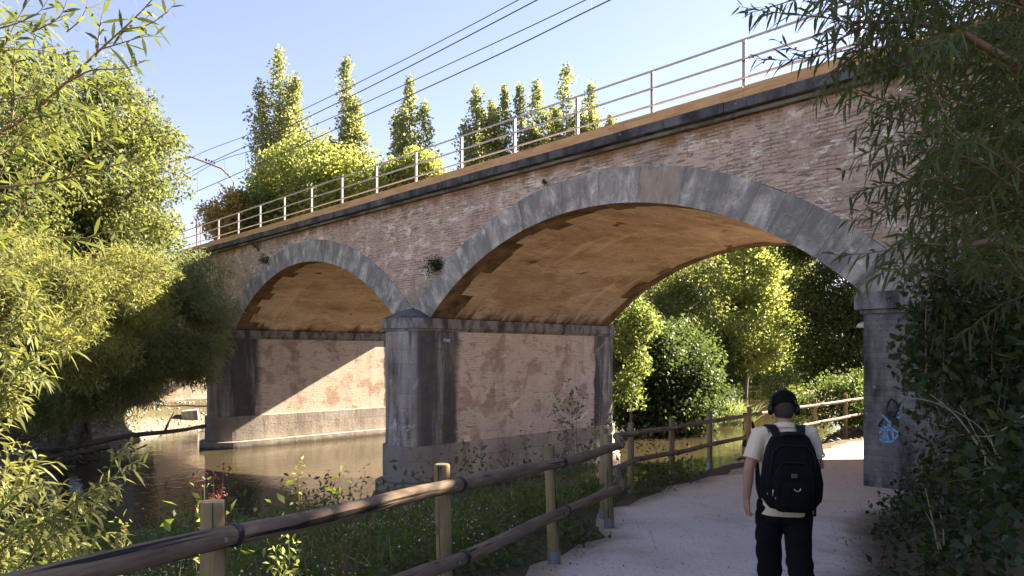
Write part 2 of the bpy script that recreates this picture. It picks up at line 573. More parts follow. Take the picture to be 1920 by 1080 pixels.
def m_path():
    N = NT('worn_concrete')
    v = N.obj()
    a = N.noise(v, .55, 9, .62)
    col = N.ramp(a, (.3, (.30, .275, .255)), (.5, (.385, .355, .33)), (.7, (.44, .41, .385)))
    dirt = N.ramp(N.noise(v, .8, 7, .66, .5), (.50, 0), (.66, .7))
    col = N.mix(dirt, col, (.27, .205, .155))
    y = N.sep(v)[1]
    arch_dirt = N.math('MULTIPLY', N.ramp(N.math('MULTIPLY', y, .05), (.42, 0), (.54, .8)), N.ramp(N.noise(v, .9, 5), (.3, .4), (.6, 1)))
    col = N.mix(arch_dirt, col, (.43, .325, .245))
    ed = N.math('ADD', N.attr('edge'), N.math('MULTIPLY', N.noise(v, 1.3, 8, .7), .9))
    col = N.mix(N.mask(ed, 1.08, 1.45, .85), col, N.mix(N.noise(v, 22, 5, .7), (.10, .075, .05), (.27, .20, .145)))
    grit = N.mask(N.noise(v, 95, 3, .7), .5, .7, .4)
    col = N.mix(grit, col, (.24, .21, .19))
    crack = N.n('TexVoronoi', {'Vector': N.mapp(v, (.55, .55, .55)), 'Scale': 1.0}, feature='DISTANCE_TO_EDGE').outputs[0]
    crk = N.math('MULTIPLY', N.mask(N.math('ADD', crack, N.math('MULTIPLY', N.noise(v, 3, 5), .02)), .018, .010), N.mask(N.noise(v, .7, 3), .5, .6, .55))
    col = N.mix(crk, col, (.10, .085, .07))
    sp = N.ramp(N.noise(v, 38, 3, .6), (.61, 0), (.66, .8))
    col = N.mix(sp, col, (.09, .075, .06))
    scr = N.ramp(N.noise(N.mapp(v, (3.5, .5, 1), rot=(0, 0, .5)), 2.5, 5, .6, .6), (.62, 0), (.68, .35))
    col = N.mix(scr, col, (.20, .18, .16))
    col = N.mix(1.0, col, (1.56, 1.47, 1.38), 'MULTIPLY')
    h = N.math('ADD', N.noise(v, 3.5, 9, .7), N.math('MULTIPLY', N.noise(v, 60, 3), .25))
    return N.out(col, .88, N.bump(h, .6, .018), spec=.25)


def m_water():
    N = NT('river_water')
    v = N.mapp(N.obj(), (1, 1, 1), rot=(0, 0, .78))
    r1 = N.noise(N.mapp(v, (1.0, .55, 1)), 3.2, 4, .55, .3)
    r2 = N.noise(N.mapp(v, (1.0, .5, 1)), 11, 3, .5)
    h = N.math('ADD', r1, N.math('MULTIPLY', r2, .25))
    calm = N.ramp(N.noise(N.obj(), .16, 2), (.35, .35), (.65, 1))
    col = N.mix(N.noise(N.obj(), .4, 4), (.034, .027, .015), (.055, .044, .024))
    bmp = N.n('Bump', {'Height': N.math('MULTIPLY', h, calm), 'Strength': .3, 'Distance': .05}).outputs[0]
    return N.out(col, .04, bmp, spec=.5, IOR=1.333)


M = {}
M['facade'] = m_facade()
M['ring'] = m_ring()
M['ring_under'] = m_ring_under()
M['vault'] = m_vault()
M['pier'] = m_pier()
M['plinth'] = m_plinth()
M['stone'] = m_stone('grey_stone')
M['cornice'] = m_stone('dark_cornice_stone', (.17, .165, .165), (.045, .045, .048), (.8, .4, 1), (.42, .6), blocks=(1.3, 3))
M['moulding'] = m_stone('mossy_moulding_stone', (.30, .28, .23), (.07, .06, .045), (.5, .5, 1), (.45, .6))
M['abutment'] = m_stone('abutment_stone', (.30, .28, .255), (.05, .045, .042), (1.1, .35, 1), (.43, .6), blocks=(.6, .09))
M['impost'] = m_stone('impost_stone', (.33, .31, .29), (.06, .055, .052), (1.4, .5, 1), (.45, .62))
M['board'] = m_wood('new_pine_board', (.56, .30, .12), (.70, .41, .19), (.46, .24, .10), .5, .25, .6)
M['galv'] = m_simple('galvanised_steel', (.52, .49, .48), .45, .75, .5, .1)
M['post'] = m_wood('treated_pine_post', (.22, .16, .075), (.31, .235, .12), (.13, .10, .06), 1.0, .9)
M['rail'] = m_wood('weathered_pine_rail', (.115, .08, .055), (.215, .15, .10), (.06, .042, .032), 1.0, 1.0)
M['band'] = m_simple('black_band', (.015, .014, .014), .5)
M['shoe'] = m_simple('zinc_shoe', (.30, .31, .33), .5, .6)
M['ground'] = m_ground()
M['path'] = m_path()
M['water'] = m_water()
M['wire'] = m_simple('dark_wire', (.05, .045, .05), .5, .3)
M['rust'] = m_simple('painted_rust', (.16, .07, .05), .6, .2)
M['redpaint'] = m_simple('red_paint', (.35, .06, .05), .5)
M['pipe'] = m_simple('grey_pipe', (.36, .40, .46), .45)
M['lamp'] = m_simple('pale_lamp', (.6, .58, .56), .4)
M['spray'] = m_simple('pale_blue_spray', (.22, .42, .66), .8)
M['spraydark'] = m_simple('black_spray', (.02, .02, .022), .8)

# ================================================================== LIGHT
SUN = Vector((.827, .586, .64)).normalized()
world = bpy.data.worlds.new('World')
scene.world = world
world.use_nodes = True
wn = world.node_tree
wn.nodes.clear()
sky = wn.nodes.new('ShaderNodeTexSky')
sky.sky_type = 'NISHITA'
sky.sun_disc = False
sky.sun_elevation = math.asin(SUN.z)
sky.sun_rotation = math.atan2(SUN.x, SUN.y)
sky.altitude = 400
sky.air_density = 1.0
sky.dust_density = .3
sky.ozone_density = 1.0
bg = wn.nodes.new('ShaderNodeBackground')
bg.inputs[1].default_value = .0375
wo = wn.nodes.new('ShaderNodeOutputWorld')
gam = wn.nodes.new('ShaderNodeGamma')           # grades the sky colour: flattens the glow round the sun
gam.inputs[1].default_value = .85
hsv = wn.nodes.new('ShaderNodeHueSaturation')
hsv.inputs['Saturation'].default_value = .88
tint = wn.nodes.new('ShaderNodeMix')
tint.data_type = 'RGBA'
tint.blend_type = 'MULTIPLY'
tint.inputs[0].default_value = 1
tint.inputs[7].default_value = (1.05, .96, 1.08, 1)
wn.links.new(sky.outputs[0], gam.inputs[0])
wn.links.new(gam.outputs[0], hsv.inputs['Color'])
wn.links.new(hsv.outputs[0], tint.inputs[6])
wn.links.new(tint.outputs[2], bg.inputs[0])
wn.links.new(bg.outputs[0], wo.inputs[0])
sun_d = bpy.data.lights.new('sun', 'SUN')
sun_d.energy = 4.1
sun_d.angle = math.radians(.5)
sun_d.color = (1.0, .86, .64)
sun = bpy.data.objects.new('sun', sun_d)
COL.objects.link(sun)
sun.rotation_euler = SUN.to_track_quat('Z', 'Y').to_euler()
sun.location = (30, 30, 40)
scene.view_settings.view_transform = 'Standard'
scene.view_settings.look = 'None'
scene.view_settings.exposure = 3.15
scene.view_settings.gamma = 1
scene.render.engine = 'CYCLES'
scene.cycles.use_denoising = True
scene.cycles.max_bounces = 8
scene.cycles.diffuse_bounces = 5
scene.cycles.transparent_max_bounces = 8
scene.cycles.caustics_reflective = False
scene.cycles.caustics_refractive = False
scene.cycles.sample_clamp_indirect = 6

# ================================================================== SETTING
def build_ground():
    def axis(c, fine, half, n_out, far):
        inner = np.arange(c - half, c + half + 1e-6, fine)
        g = np.geomspace(fine, far, n_out)
        g = np.cumsum(g)
        g = g / g[-1] * far
        return np.concatenate([(inner[0] - g)[::-1], inner, inner[-1] + g])
    xs = axis(-2, .3, 24, 46, 500)
    ys = axis(17, .3, 22, 46, 500)
    X, Y = np.meshgrid(xs, ys, indexing='ij')
    Z = ground_z(X, Y)
    nx, ny = X.shape
    V = np.stack([X, Y, Z], -1).reshape(-1, 3)
    i = np.arange(nx * ny).reshape(nx, ny)
    F = np.stack([i[:-1, :-1], i[1:, :-1], i[1:, 1:], i[:-1, 1:]], -1).reshape(-1, 4)
    o = raw_mesh('ground', V, F, M['ground'], smooth=True)
    tag(o, kind='structure')


def raw_mesh(name, V, F, mat, parent=None, smooth=False, tone=None, mi=None):
    V = np.ascontiguousarray(V, dtype=np.float32)
    F = np.ascontiguousarray(F, dtype=np.int32)
    me = bpy.data.meshes.new(name)
    k = F.shape[1]
    me.vertices.add(len(V))
    me.vertices.foreach_set('co', V.ravel())
    me.loops.add(F.size)
    me.loops.foreach_set('vertex_index', F.ravel())
    me.polygons.add(len(F))
    me.polygons.foreach_set('loop_start', np.arange(0, F.size, k, dtype=np.int32))
    me.polygons.foreach_set('loop_total', np.full(len(F), k, dtype=np.int32))
    if smooth:
        me.polygons.foreach_set('use_smooth', np.ones(len(F), dtype=bool))
    for m in (mat if isinstance(mat, (list, tuple)) else [mat]):
        me.materials.append(m)
    if mi is not None:
        me.polygons.foreach_set('material_index', np.asarray(mi, dtype=np.int32))
    if tone is not None:
        a = me.attributes.new('tone', 'FLOAT', 'FACE')
        a.data.foreach_set('value', np.asarray(tone, dtype=np.float32))
    me.update(calc_edges=True)
    o = bpy.data.objects.new(name, me)
    COL.objects.link(o)
    if parent is not None:
        o.parent = parent
    return o


build_ground()

# water: one sheet at the river level; the banks rise out of it
b = MB()
b.quad((-400, -300, ZW), (400, -300, ZW), (400, 400, ZW), (-400, 400, ZW))
tag(b.build('water', M['water']), kind='structure')


def build_path():
    b = MB()
    # fine strip along the centre line
    pts = [Vector((x, y)) for x, y in PATH]
    dense = []
    for a, c in zip(pts[:-1], pts[1:]):
        n = max(2, int((c - a).length / .5))
        for k in range(n):
            dense.append(a.lerp(c, k / n))
    dense.append(pts[-1])
    for _ in range(6):
        dense = [dense[0]] + [(dense[i - 1] + dense[i] * 2 + dense[i + 1]) / 4 for i in range(1, len(dense) - 1)] + [dense[-1]]
    rows = []
    edge = []
    for i, p in enumerate(dense):
        t = (dense[min(i + 1, len(dense) - 1)] - dense[max(i - 1, 0)]).normalized()
        nrm = Vector((-t.y, t.x))
        wl = (1.12 if p.y < 7.6 else min(1.62, 1.12 + .5 * (p.y - 7.6))) + .07 * math.sin(i * 1.3) + .06 * math.sin(i * 3.1)
        wr = 1.72 + .1 * math.sin(i * .9) + .06 * math.sin(i * 2.3)
        row = []
        for k in range(9):
            q = p + nrm * (wl + (-wl - wr) * k / 8)
            z = float(path_z(q.x, q.y)) + .012 * math.sin(q.x * 2.1 + q.y) * math.sin(q.y * 1.7) + (.0 if 0 < k < 8 else -.03)
            row.append((q.x, q.y, z))
            edge.append(abs(k - 4) / 4)
        base = [(row[0][0], row[0][1], row[0][2] - .2)] + row + [(row[-1][0], row[-1][1], row[-1][2] - .2)]
        edge.insert(len(edge) - 9, 1.0)
        edge.append(1.0)
        rows.append(b.vert(*base))
    for a, c in zip(rows[:-1], rows[1:]):
        for k in range(10):
            b.face((a + k, a + k + 1, c + k + 1, c + k))
    o = b.build('path', M['path'], smooth=True)
    at_ = o.data.attributes.new('edge', 'FLOAT', 'POINT')
    at_.data.foreach_set('value', np.array(edge, dtype=np.float32))
    tag(o, kind='structure')


build_path()

# ================================================================== BRIDGE
bridge = empty('railway_bridge', (P0[0], P0[1], 0), BR_ROT)
tag(bridge, 'old brick and stone railway bridge with segmental arches over the river', 'bridge')

SPAN, RI, RE = 11.73, 8.55, 9.30
ZC = 5.33 - RI
PT = 1.62                                    # pier thickness
ARCH0 = [k * (SPAN + PT) for k in range(3)]  # t of each arch's right springing
T_MIN, T_MAX = -9.0, 48.0
Z_SP, Z_TOP = 3.0, 6.47


def lp(t, s, z):
    return (-t, s, z)


def arch_low(t):
    for a in ARCH0:
        d = t - (a + SPAN / 2)
        if abs(d) < RE and math.sqrt(RE * RE - d * d) + ZC > Z_SP:
            if abs(d) <= SPAN / 2 + PT / 2 - .01:
                return math.sqrt(RE * RE - d * d) + ZC
    return Z_SP


def spandrel(s, flip):
    b = MB()
    ts = list(np.arange(T_MIN, T_MAX + .01, .15))
    for t0, t1 in zip(ts[:-1], ts[1:]):
        z0, z1 = arch_low(t0), arch_low(t1)
        P = [lp(t0, s, z0), lp(t0, s, Z_TOP), lp(t1, s, Z_TOP), lp(t1, s, z1)]
        if not flip:
            P = P[::-1]
        b.quad(*P)
    return b.build('spandrel_wall', M['facade'], bridge)


spandrel(0.0, False)
spandrel(W, True)

HALF = math.asin(SPAN / 2 / RI)


def arch(a0, front=True, back=True):
    tc = a0 + SPAN / 2
    # vault
    b = MB()
    n = 48
    ss = [0.3, W / 2, W - .3]
    for k in range(n):
        A = [-HALF + 2 * HALF * q / n for q in (k, k + 1)]
        for s0, s1 in zip(ss[:-1], ss[1:]):
            P = []
            uv = []
            for ang, s in ((A[0], s0), (A[0], s1), (A[1], s1), (A[1], s0)):
                P.append(lp(tc + RI * math.sin(ang), s, ZC + RI * math.cos(ang)))
                uv.append((s, ang * RI + a0 * 1.7))
            b.quad(*P[::-1], uv=uv[::-1])
    b.build('vault', M['vault'], bridge, smooth=True)
    # rings of voussoirs
    NVS = 25
    for side in ([0] if front else []) + ([1] if back else []):
        V, Fc, uvs, mi, tone, bare = [], [], [], [], [], []
        b = MB()
        tones, bares = [], []
        for k in range(NVS):
            a = -HALF + 2 * HALF * k / NVS + .0003
            c = -HALF + 2 * HALF * (k + 1) / NVS - .0003
            proud = .018 + random.uniform(-.002, .003)
            depth = random.choice((.42, .5, .55, .78, .9))
            depth += random.uniform(-.06, .06)
            ri = RI - .012
            re = RE + random.uniform(-.01, .015)
            tn = random.random()
            br_ = 1.0 if (side == 0 and a0 == 0 and k in (9, 8)) else 0.0
            sub = 3
            for q in range(sub):
                A0, A1 = a + (c - a) * q / sub, a + (c - a) * (q + 1) / sub

                def pt(ang, r, s):
                    s = s if side == 0 else W - s
                    return lp(tc + r * math.sin(ang), s, ZC + r * math.cos(ang))
                f = [(A0, ri), (A1, ri), (A1, re), (A0, re)]
                P = [pt(x, r, -proud) for x, r in f]
                uv = [(x * 9, r) for x, r in f]
                if side == 0:
                    P, uv = P[::-1], uv[::-1]
                b.quad(*P, uv=uv, mi=0)
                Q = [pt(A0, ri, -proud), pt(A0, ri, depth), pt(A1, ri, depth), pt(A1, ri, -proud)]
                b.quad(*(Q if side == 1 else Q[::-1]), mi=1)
                Q = [pt(A0, re, -proud), pt(A1, re, -proud), pt(A1, re, .05), pt(A0, re, .05)]
                b.quad(*Q, mi=0)
                tones += [tn] * 3
                bares += [br_] * 3
            for ang in (a, c):
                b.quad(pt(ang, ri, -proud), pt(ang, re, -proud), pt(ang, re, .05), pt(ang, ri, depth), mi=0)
                tones.append(tn * .3)
                bares.append(0)
        # springers: the stone that fills down to the impost
        for sg in (-1, 1):
            e = tc + sg * SPAN / 2
            o_ = tc + sg * RE * math.sin(HALF)
            zt = ZC + RE * math.cos(HALF)
            ox = e + sg * .81
            zt2 = ZC + math.sqrt(RE * RE - (SPAN / 2 + .81) ** 2) + .01
            s = -.016 if side == 0 else W + .016
            P = [lp(e, s, Z_SP), lp(o_, s, zt), lp(ox, s, zt2), lp(ox, s, Z_SP)]
            if (sg > 0) == (side == 0):
                P = P[::-1]
            b.quad(*P)
            tones.append(.45)
            bares.append(0)
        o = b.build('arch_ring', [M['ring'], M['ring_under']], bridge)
        for nm, val in (('tone', tones), ('bare', bares)):
            at_ = o.data.attributes.new(nm, 'FLOAT', 'FACE')
            at_.data.foreach_set('value', np.array(val, dtype=np.float32))


for a0 in ARCH0:
    arch(a0)


def stadium(tc, off, n=18, s0=0.0, s1=W, mid=True):
    """outline of a pier with rounded cutwaters, anticlockwise in local x, y"""
    r = PT / 2 + off
    pts = []
    x = -tc
    pts += [(x + r, s0), (x + r, s0 + .85), (x + r, s1 - .85), (x + r, s1)] if mid else [(x + r, s0), (x + r, s1)]
    for k in range(1, n):
        th = PI * k / n
        pts.append((x + r * math.cos(th), s1 + r * math.sin(th)))
    pts += [(x - r, s1), (x - r, s1 - .85), (x - r, s0 + .85), (x - r, s0)] if mid else [(x - r, s1), (x - r, s0)]
    for k in range(1, n):
        th = PI + PI * k / n
        pts.append((x + r * math.cos(th), s0 + r * math.sin(th)))
    return pts


def pier(tc):
    b = MB()
    b.prism(stadium(tc, 0), -.67, 2.63, bottom=False)
    p = b.build('pier', M['pier'], bridge)
    b = MB()
    b.prism(stadium(tc, .085), -1.70, -.67, bottom=False)
    b.build('plinth', M['plinth'], p, bevel=.02)
    b = MB()
    b.prism(stadium(tc, .30), -3.2, -1.72)
    b.build('footing', M['plinth'], p, bevel=.03)
    b = MB()
    b.prism(stadium(tc, .045), 2.63, 2.70)
    b.prism(stadium(tc, .10), 2.702, 3.0)
    b.build('impost', M['impost'], p, bevel=.012)
    # half-conical caps over the cutwaters
    for s, sg in ((0, -1), (W, 1)):
        b = MB()
        r = PT / 2 + .10
        n = 16
        rim = [(-tc + r * math.cos(PI * k / n), s + sg * r * math.sin(PI * k / n), 3.002) for k in range(n + 1)]
        rim2 = [(-tc + (r - .06) * math.cos(PI * k / n), s + sg * (r - .06) * math.sin(PI * k / n), 3.03) for k in range(n + 1)]
        mid = [(-tc + .42 * r * math.cos(PI * k / n), s + sg * .42 * r * math.sin(PI * k / n), 3.23) for k in range(n + 1)]
        top = (-tc, s, 3.34)
        i0, i1, i2 = b.vert(*rim), b.vert(*rim2), b.vert(*mid)
        it = b.vert(top)
        for k in range(n):
            for p0, p1 in ((i0, i1), (i1, i2)):
                q = (p0 + k, p0 + k + 1, p1 + k + 1, p1 + k)
                b.face(q if sg > 0 else q[::-1])
            q = (i2 + k, i2 + k + 1, it)
            b.face(q if sg > 0 else q[::-1])
        b.build('cap', M['cornice'], p)
    return p


pier(SPAN + PT / 2)
pier(2 * SPAN + 1.5 * PT)

# right abutment, left abutment
def abutment(t0, t1, sgn):
    """sgn=+1: the arch face looks towards +t"""
    b = MB()
    x0, x1 = sorted((-t0, -t1))
    b.box((x0, 0.0, -3.0), (x1, W, 2.63))
    p = b.build('abutment', M['abutment'], bridge)
    b = MB()
    e = -t0
    if sgn > 0:
        b.box((e - .045, -.045, 2.632), (x1, W + .045, 2.70))
        b.box((e - .115, -.115, 2.702), (x1, W + .115, 2.995))
    else:
        b.box((x0, -.045, 2.632), (e + .045, W + .045, 2.70))
        b.box((x0, -.115, 2.702), (e + .115, W + .115, 2.995))
    b.build('impost', M['impost'], p, bevel=.012)
    return p


abut_r = abutment(0.0, T_MIN, 1)
abut_l = abutment(ARCH0[2] + SPAN, T_MAX, -1)
abut_l.data.materials[0] = M['pier']
b = MB()
xl = -(ARCH0[2] + SPAN)
b.box((xl, .02, -3.0), (xl + .09, W - .02, -.67))
b.build('plinth', M['plinth'], abut_l)

# deck, cornice and boards
b = MB()
b.box((-T_MAX, .02, 6.2), (-T_MIN, W - .02, 6.74))
b.build('deck', M['cornice'], bridge)
for s, sg in ((0, -1), (W, 1)):
    b = MB()
    lo, hi = sorted((s, s + sg * .12))
    b.box((-T_MAX, lo, 6.472), (-T_MIN, hi, 6.555))
    b.build('moulding', M['moulding'], bridge, bevel=.02)
    b = MB()
    x = -T_MIN
    while x > -T_MAX:
        ln = 1.25 + random.uniform(-.1, .1)
        jo = random.uniform(-.004, .006)
        lo, hi = sorted((s - sg * .3, s + sg * (.25 + jo)))
        b.box((x - ln + .006, lo, 6.557), (x, hi, 6.752 + jo))
        x -= ln
    b.build('cornice', M['cornice'], bridge, bevel=.012)
    x = 6.9
    board = None
    while x > -T_MAX:
        ln = 2.985
        b = MB()
        lo, hi = sorted((s + sg * .13, s + sg * .20))
        b.quad((x - ln + .008, lo, 6.756), (x, lo, 6.756), (x, lo, 6.975), (x - ln + .008, lo, 6.975), uv=[(6.756, x - ln), (6.756, x), (6.975, x), (6.975, x - ln)])
        b.v = []
        b.f, b.uvs, b.mi = [], [], []
        xa, xb = x - ln + .008, x
        for q in (((xa, lo, 6.756), (xb, lo, 6.756), (xb, lo, 6.975), (xa, lo, 6.975)), ((xb, hi, 6.756), (xa, hi, 6.756), (xa, hi, 6.975), (xb, hi, 6.975)),
                  ((xa, lo, 6.975), (xb, lo, 6.975), (xb, hi, 6.975), (xa, hi, 6.975)), ((xb, lo, 6.756), (xb, hi, 6.756), (xb, hi, 6.975), (xb, lo, 6.975)), ((xa, hi, 6.756), (xa, lo, 6.756), (xa, lo, 6.975), (xa, hi, 6.975))):
            b.quad(*q, uv=[(p[2] + p[1], p[0]) for p in q])
        b.build('timber_board', M['board'], bridge)
        x -= ln

# ballast on the deck
b = MB()
b.box((-T_MAX, .7, 6.742), (-T_MIN, W - .7, 6.95))
b.build('ballast', m_simple('ballast_stone', (.22, .20, .18), .95, 0, .1, .5, 12, .8, .04), bridge)

# drain pipes
def stub(name, p0, p1, r):
    b = MB()
    b.tube([p0, p1], r, 12, caps=False)
    b.tube([Vector(p1) , Vector(p0) + (Vector(p1) - Vector(p0)) * .05], r * .8, 12, caps=False)
    return b.build(name, M['pipe'], bridge)


stub('drain_pipe', lp(11.72, -.02 + .55, 2.38), lp(11.30, .45, 2.33), .055)
stub('drain_pipe', lp(-.95, .05, 5.5), lp(-1.0, -.28, 5.47), .06)

# spray-painted tag on the abutment
def spray(strokes, mat, r=.022):
    b = MB()
    for st in strokes:
        for (xa, za), (xb, zb) in zip(st[:-1], st[1:]):
            d = Vector((xb - xa, zb - za))
            L = d.length
            d.normalize()
            nn = Vector((-d.y, d.x)) * r
            e = d * r * .6
            y = -.006
            b.quad((xa - e.x - nn.x, y, za - e.y - nn.y), (xb + e.x - nn.x, y, zb + e.y - nn.y), (xb + e.x + nn.x, y, zb + e.y + nn.y), (xa - e.x + nn.x, y, za - e.y + nn.y))
    return b.build('graffiti', mat, bridge)


def gpx(px, py):
    """a mark on the abutment's front face"""
    d0 = (px - 960) / FPX
    A = np.array([[d0, -U[0]], [1, -U[1]]])
    k, t = np.linalg.solve(A, P0)
    return -t, CAM_H + k * (665 - py) / FPX


spray([[gpx(*p) for p in q] for q in (
    [(1655, 828), (1661, 806), (1651, 806), (1656, 800), (1672, 803), (1686, 812), (1676, 826), (1667, 829), (1650, 824)],
    [(1655, 779), (1660, 783), (1667, 792), (1666, 802), (1657, 828)], [(1668, 790), (1670, 806)],
    [(1672, 803), (1676, 826)], [(1650, 812), (1652, 805)], [(1661, 806), (1667, 829)])], M['spray'], .016)
spray([[gpx(*p) for p in ((1685, 774), (1688, 779), (1684, 783))]], M['spray'], .02)
for q in ([(1668, 752), (1663, 765), (1668, 779), (1676, 783), (1684, 770), (1681, 755), (1672, 748), (1668, 752)], [(1656, 786), (1648, 798), (1656, 801)]):
    spray([[gpx(*p) for p in q]], M['spraydark'], .016)

# ================================================================== RAILING AND OVERHEAD LINE
railing = empty('metal_railing', (P0[0], P0[1], 0), BR_ROT)
tag(railing, 'pale galvanised three-bar railing along the top edge of the bridge', 'railing')
TR = [2.13 + 2.06 * k for k in range(-3, 20)]
for t in TR:
    b = MB()
    x, y = -t, .02
    b.box((x - .035, y - .03, 6.745), (x - .027, y + .03, 7.93))
    b.box((x + .027, y - .03, 6.745), (x + .035, y + .03, 7.93))
    b.box((x - .027, y - .005, 6.745), (x + .027, y + .005, 7.928))
    b.box((x - .07, y - .06, 6.742), (x + .07, y + .06, 6.755))
    b.build('post', M['galv'], railing)
for z in (7.915, 7.55, 7.19):
    b = MB()
    b.tube([(-TR[0], -.035, z), (-TR[-1], -.035, z)], .024, 8)
    b.build('rail', M['galv'], railing, smooth=True)

rp = MB()
rp.tube([(0, 0, 0), (0, 0, 1.75)], .035, 8)
rp.box((-.09, -.09, 0), (.09, .09, .02))
o = rp.build('marker_pole', M['redpaint'])
x, y = ts2w(30.28, .35)
o.location = (x, y, 6.745)
tag(o, 'thin red pole rising above the far left end of the bridge railing', 'pole')


def wire(name, pts, r, label, group):
    b = MB()
    # close quadratic sag between the given points
    P = [Vector((-t, s, z)) for t, s, z in pts]
    dense = []
    for i in range(len(P) - 1):
        p0, p1, p2, p3 = P[max(i - 1, 0)], P[i], P[i + 1], P[min(i + 2, len(P) - 1)]
        for q in range(6):
            u = q / 6
            dense.append(.5 * ((2 * p1) + (p2 - p0) * u + (2 * p0 - 5 * p1 + 4 * p2 - p3) * u * u + (3 * p1 - p0 - 3 * p2 + p3) * u ** 3))
    dense.append(P[-1])
    b.tube(dense, r, 5)
    o = b.build(name, M['wire'])
    o.location = (P0[0], P0[1], 0)
    o.rotation_euler = (0, 0, BR_ROT)
    tag(o, label, 'cable', group)
    return o


GW = 'overhead railway wires above the bridge'
wire('overhead_wire', [(75, 4.2, 15.2), (43.2, 4.2, 14.56), (32.7, 4.2, 14.05), (21.9, 4.2, 13.85), (12.2, 4.2, 13.9), (2, 4.2, 14.3), (-8, 4.2, 14.9)], .017, 'topmost of the thin dark wires crossing the sky over the bridge', GW)
wire('overhead_wire', [(75, 4.2, 14.0), (40.1, 4.2, 13.6), (32, 4.2, 13.47), (21.9, 4.2, 13.42), (11.5, 4.2, 13.58), (2, 4.2, 13.8), (-8, 4.2, 14.1)], .021, 'second dark wire from the top in the sky over the bridge', GW)
wire('overhead_wire', [(75, 4.2, 13.3), (60, 4.2, 12.7), (48, 4.2, 12.9), (38.3, 4.2, 13.42), (31.8, 4.2, 13.06), (24, 4.2, 12.86), (16.3, 4.2, 12.82), (9.4, 4.2, 12.84), (2, 4.2, 13.05), (-8, 4.2, 13.5)], .017, 'thin sagging wire whose droppers hold up the lowest wire', GW)
wire('overhead_wire', [(75, 4.2, 12.1), (43.2, 4.2, 12.18), (38.5, 4.2, 12.19), (32.6, 4.2, 12.2), (14.7, 4.2, 12.33), (8.5, 4.2, 12.5), (2, 4.2, 12.6), (-8, 4.2, 12.6)], .021, 'lowest thick dark contact wire above the bridge railing', GW)
drop = None
for t, z1, z0 in ((40.6, 13.3, 12.19), (36.4, 13.3, 12.19), (33.6, 13.15, 12.2), (28.5, 12.95, 12.24), (23.6, 12.86, 12.28), (18.6, 12.82, 12.3), (13.6, 12.82, 12.36), (9.2, 12.84, 12.48)):
    b = MB()
    b.tube([(0, 0, z0 - z1), (0, 0, 0)], .008, 4)
    o = b.build('dropper', M['wire'])
    x, y = ts2w(t, 4.2)
    o.location = (x, y, z1)
    tag(o, 'short vertical dropper between the two lower overhead wires', 'cable', 'droppers of the overhead line')

mast = empty('catenary_mast', (P0[0], P0[1], 0), BR_ROT)
tag(mast, 'rusty cantilever arm with insulator holding the overhead wires beside the left trees', 'railway mast')
TM = 37.6
b = MB()
b.box((-TM - .1, .6, 6.7), (-TM - .085, .82, 14.2))
b.box((-TM + .085, .6, 6.7), (-TM + .1, .82, 14.2))
b.box((-TM - .085, .70, 6.7), (-TM + .085, .715, 14.2))
b.build('mast', M['rust'], mast)
b = MB()
b.tube([(-TM, .8, 12.55), (-TM, 2.7, 13.45), (-TM, 4.5, 13.1), (-TM, 5.05, 12.65)], .055, 8)
b.build('cantilever_arm', M['rust'], mast)
b = MB()
b.tube([(-TM, 5.05, 12.65), (-TM, 5.2, 12.45), (-TM, 5.22, 11.9)], .028, 6)
b.tube([(-TM, 5.2, 12.0), (-TM, 4.75, 11.97), (-TM, 4.5, 12.15), (-TM, 4.2, 12.2)], .018, 6)
b.build('steady_arm', M['wire'], mast)
b = MB()
for k in range(4):
    b.tube([(-TM, 3.55 + .16 * k, 13.46 - .03 * k), (-TM, 3.63 + .16 * k, 13.445 - .03 * k)], .075 if k % 2 == 0 else .05, 10)
b.tube([(-TM, 3.6, 13.28), (-TM, 3.6, 13.46)], .015, 5)
b.tube([(-TM, 4.08, 13.2), (-TM, 4.08, 13.4)], .015, 5)
b.build('insulator', M['wire'], mast)

# ================================================================== WOODEN FENCES
def gz(x, y):
    return float(ground_z(x, y))


def log_rail(b, p0, p1, r0, r1, u0=0.0, seg=12):
    p0, p1 = Vector(p0), Vector(p1)
    n = 9
    pts, rad = [], []
    w1, w2 = random.uniform(-.008, .008), random.uniform(-.006, .006)
    for i in range(n):
        q = i / (n - 1)
        p = p0.lerp(p1, q)
        p.z += w1 * math.sin(q * PI) + w2 * math.sin(q * 2 * PI)
        pts.append(p)
        rad.append((r0 + (r1 - r0) * q) * (1 + .025 * math.sin(i * 2.1 + u0)))
    # rounded ends
    d = (p1 - p0).normalized()
    pts = [pts[0] - d * .008] + pts + [pts[-1] + d * .008]
    rad = [rad[0] * .86] + rad + [rad[-1] * .86]
    b.tube(pts, rad, seg, u0=u0)


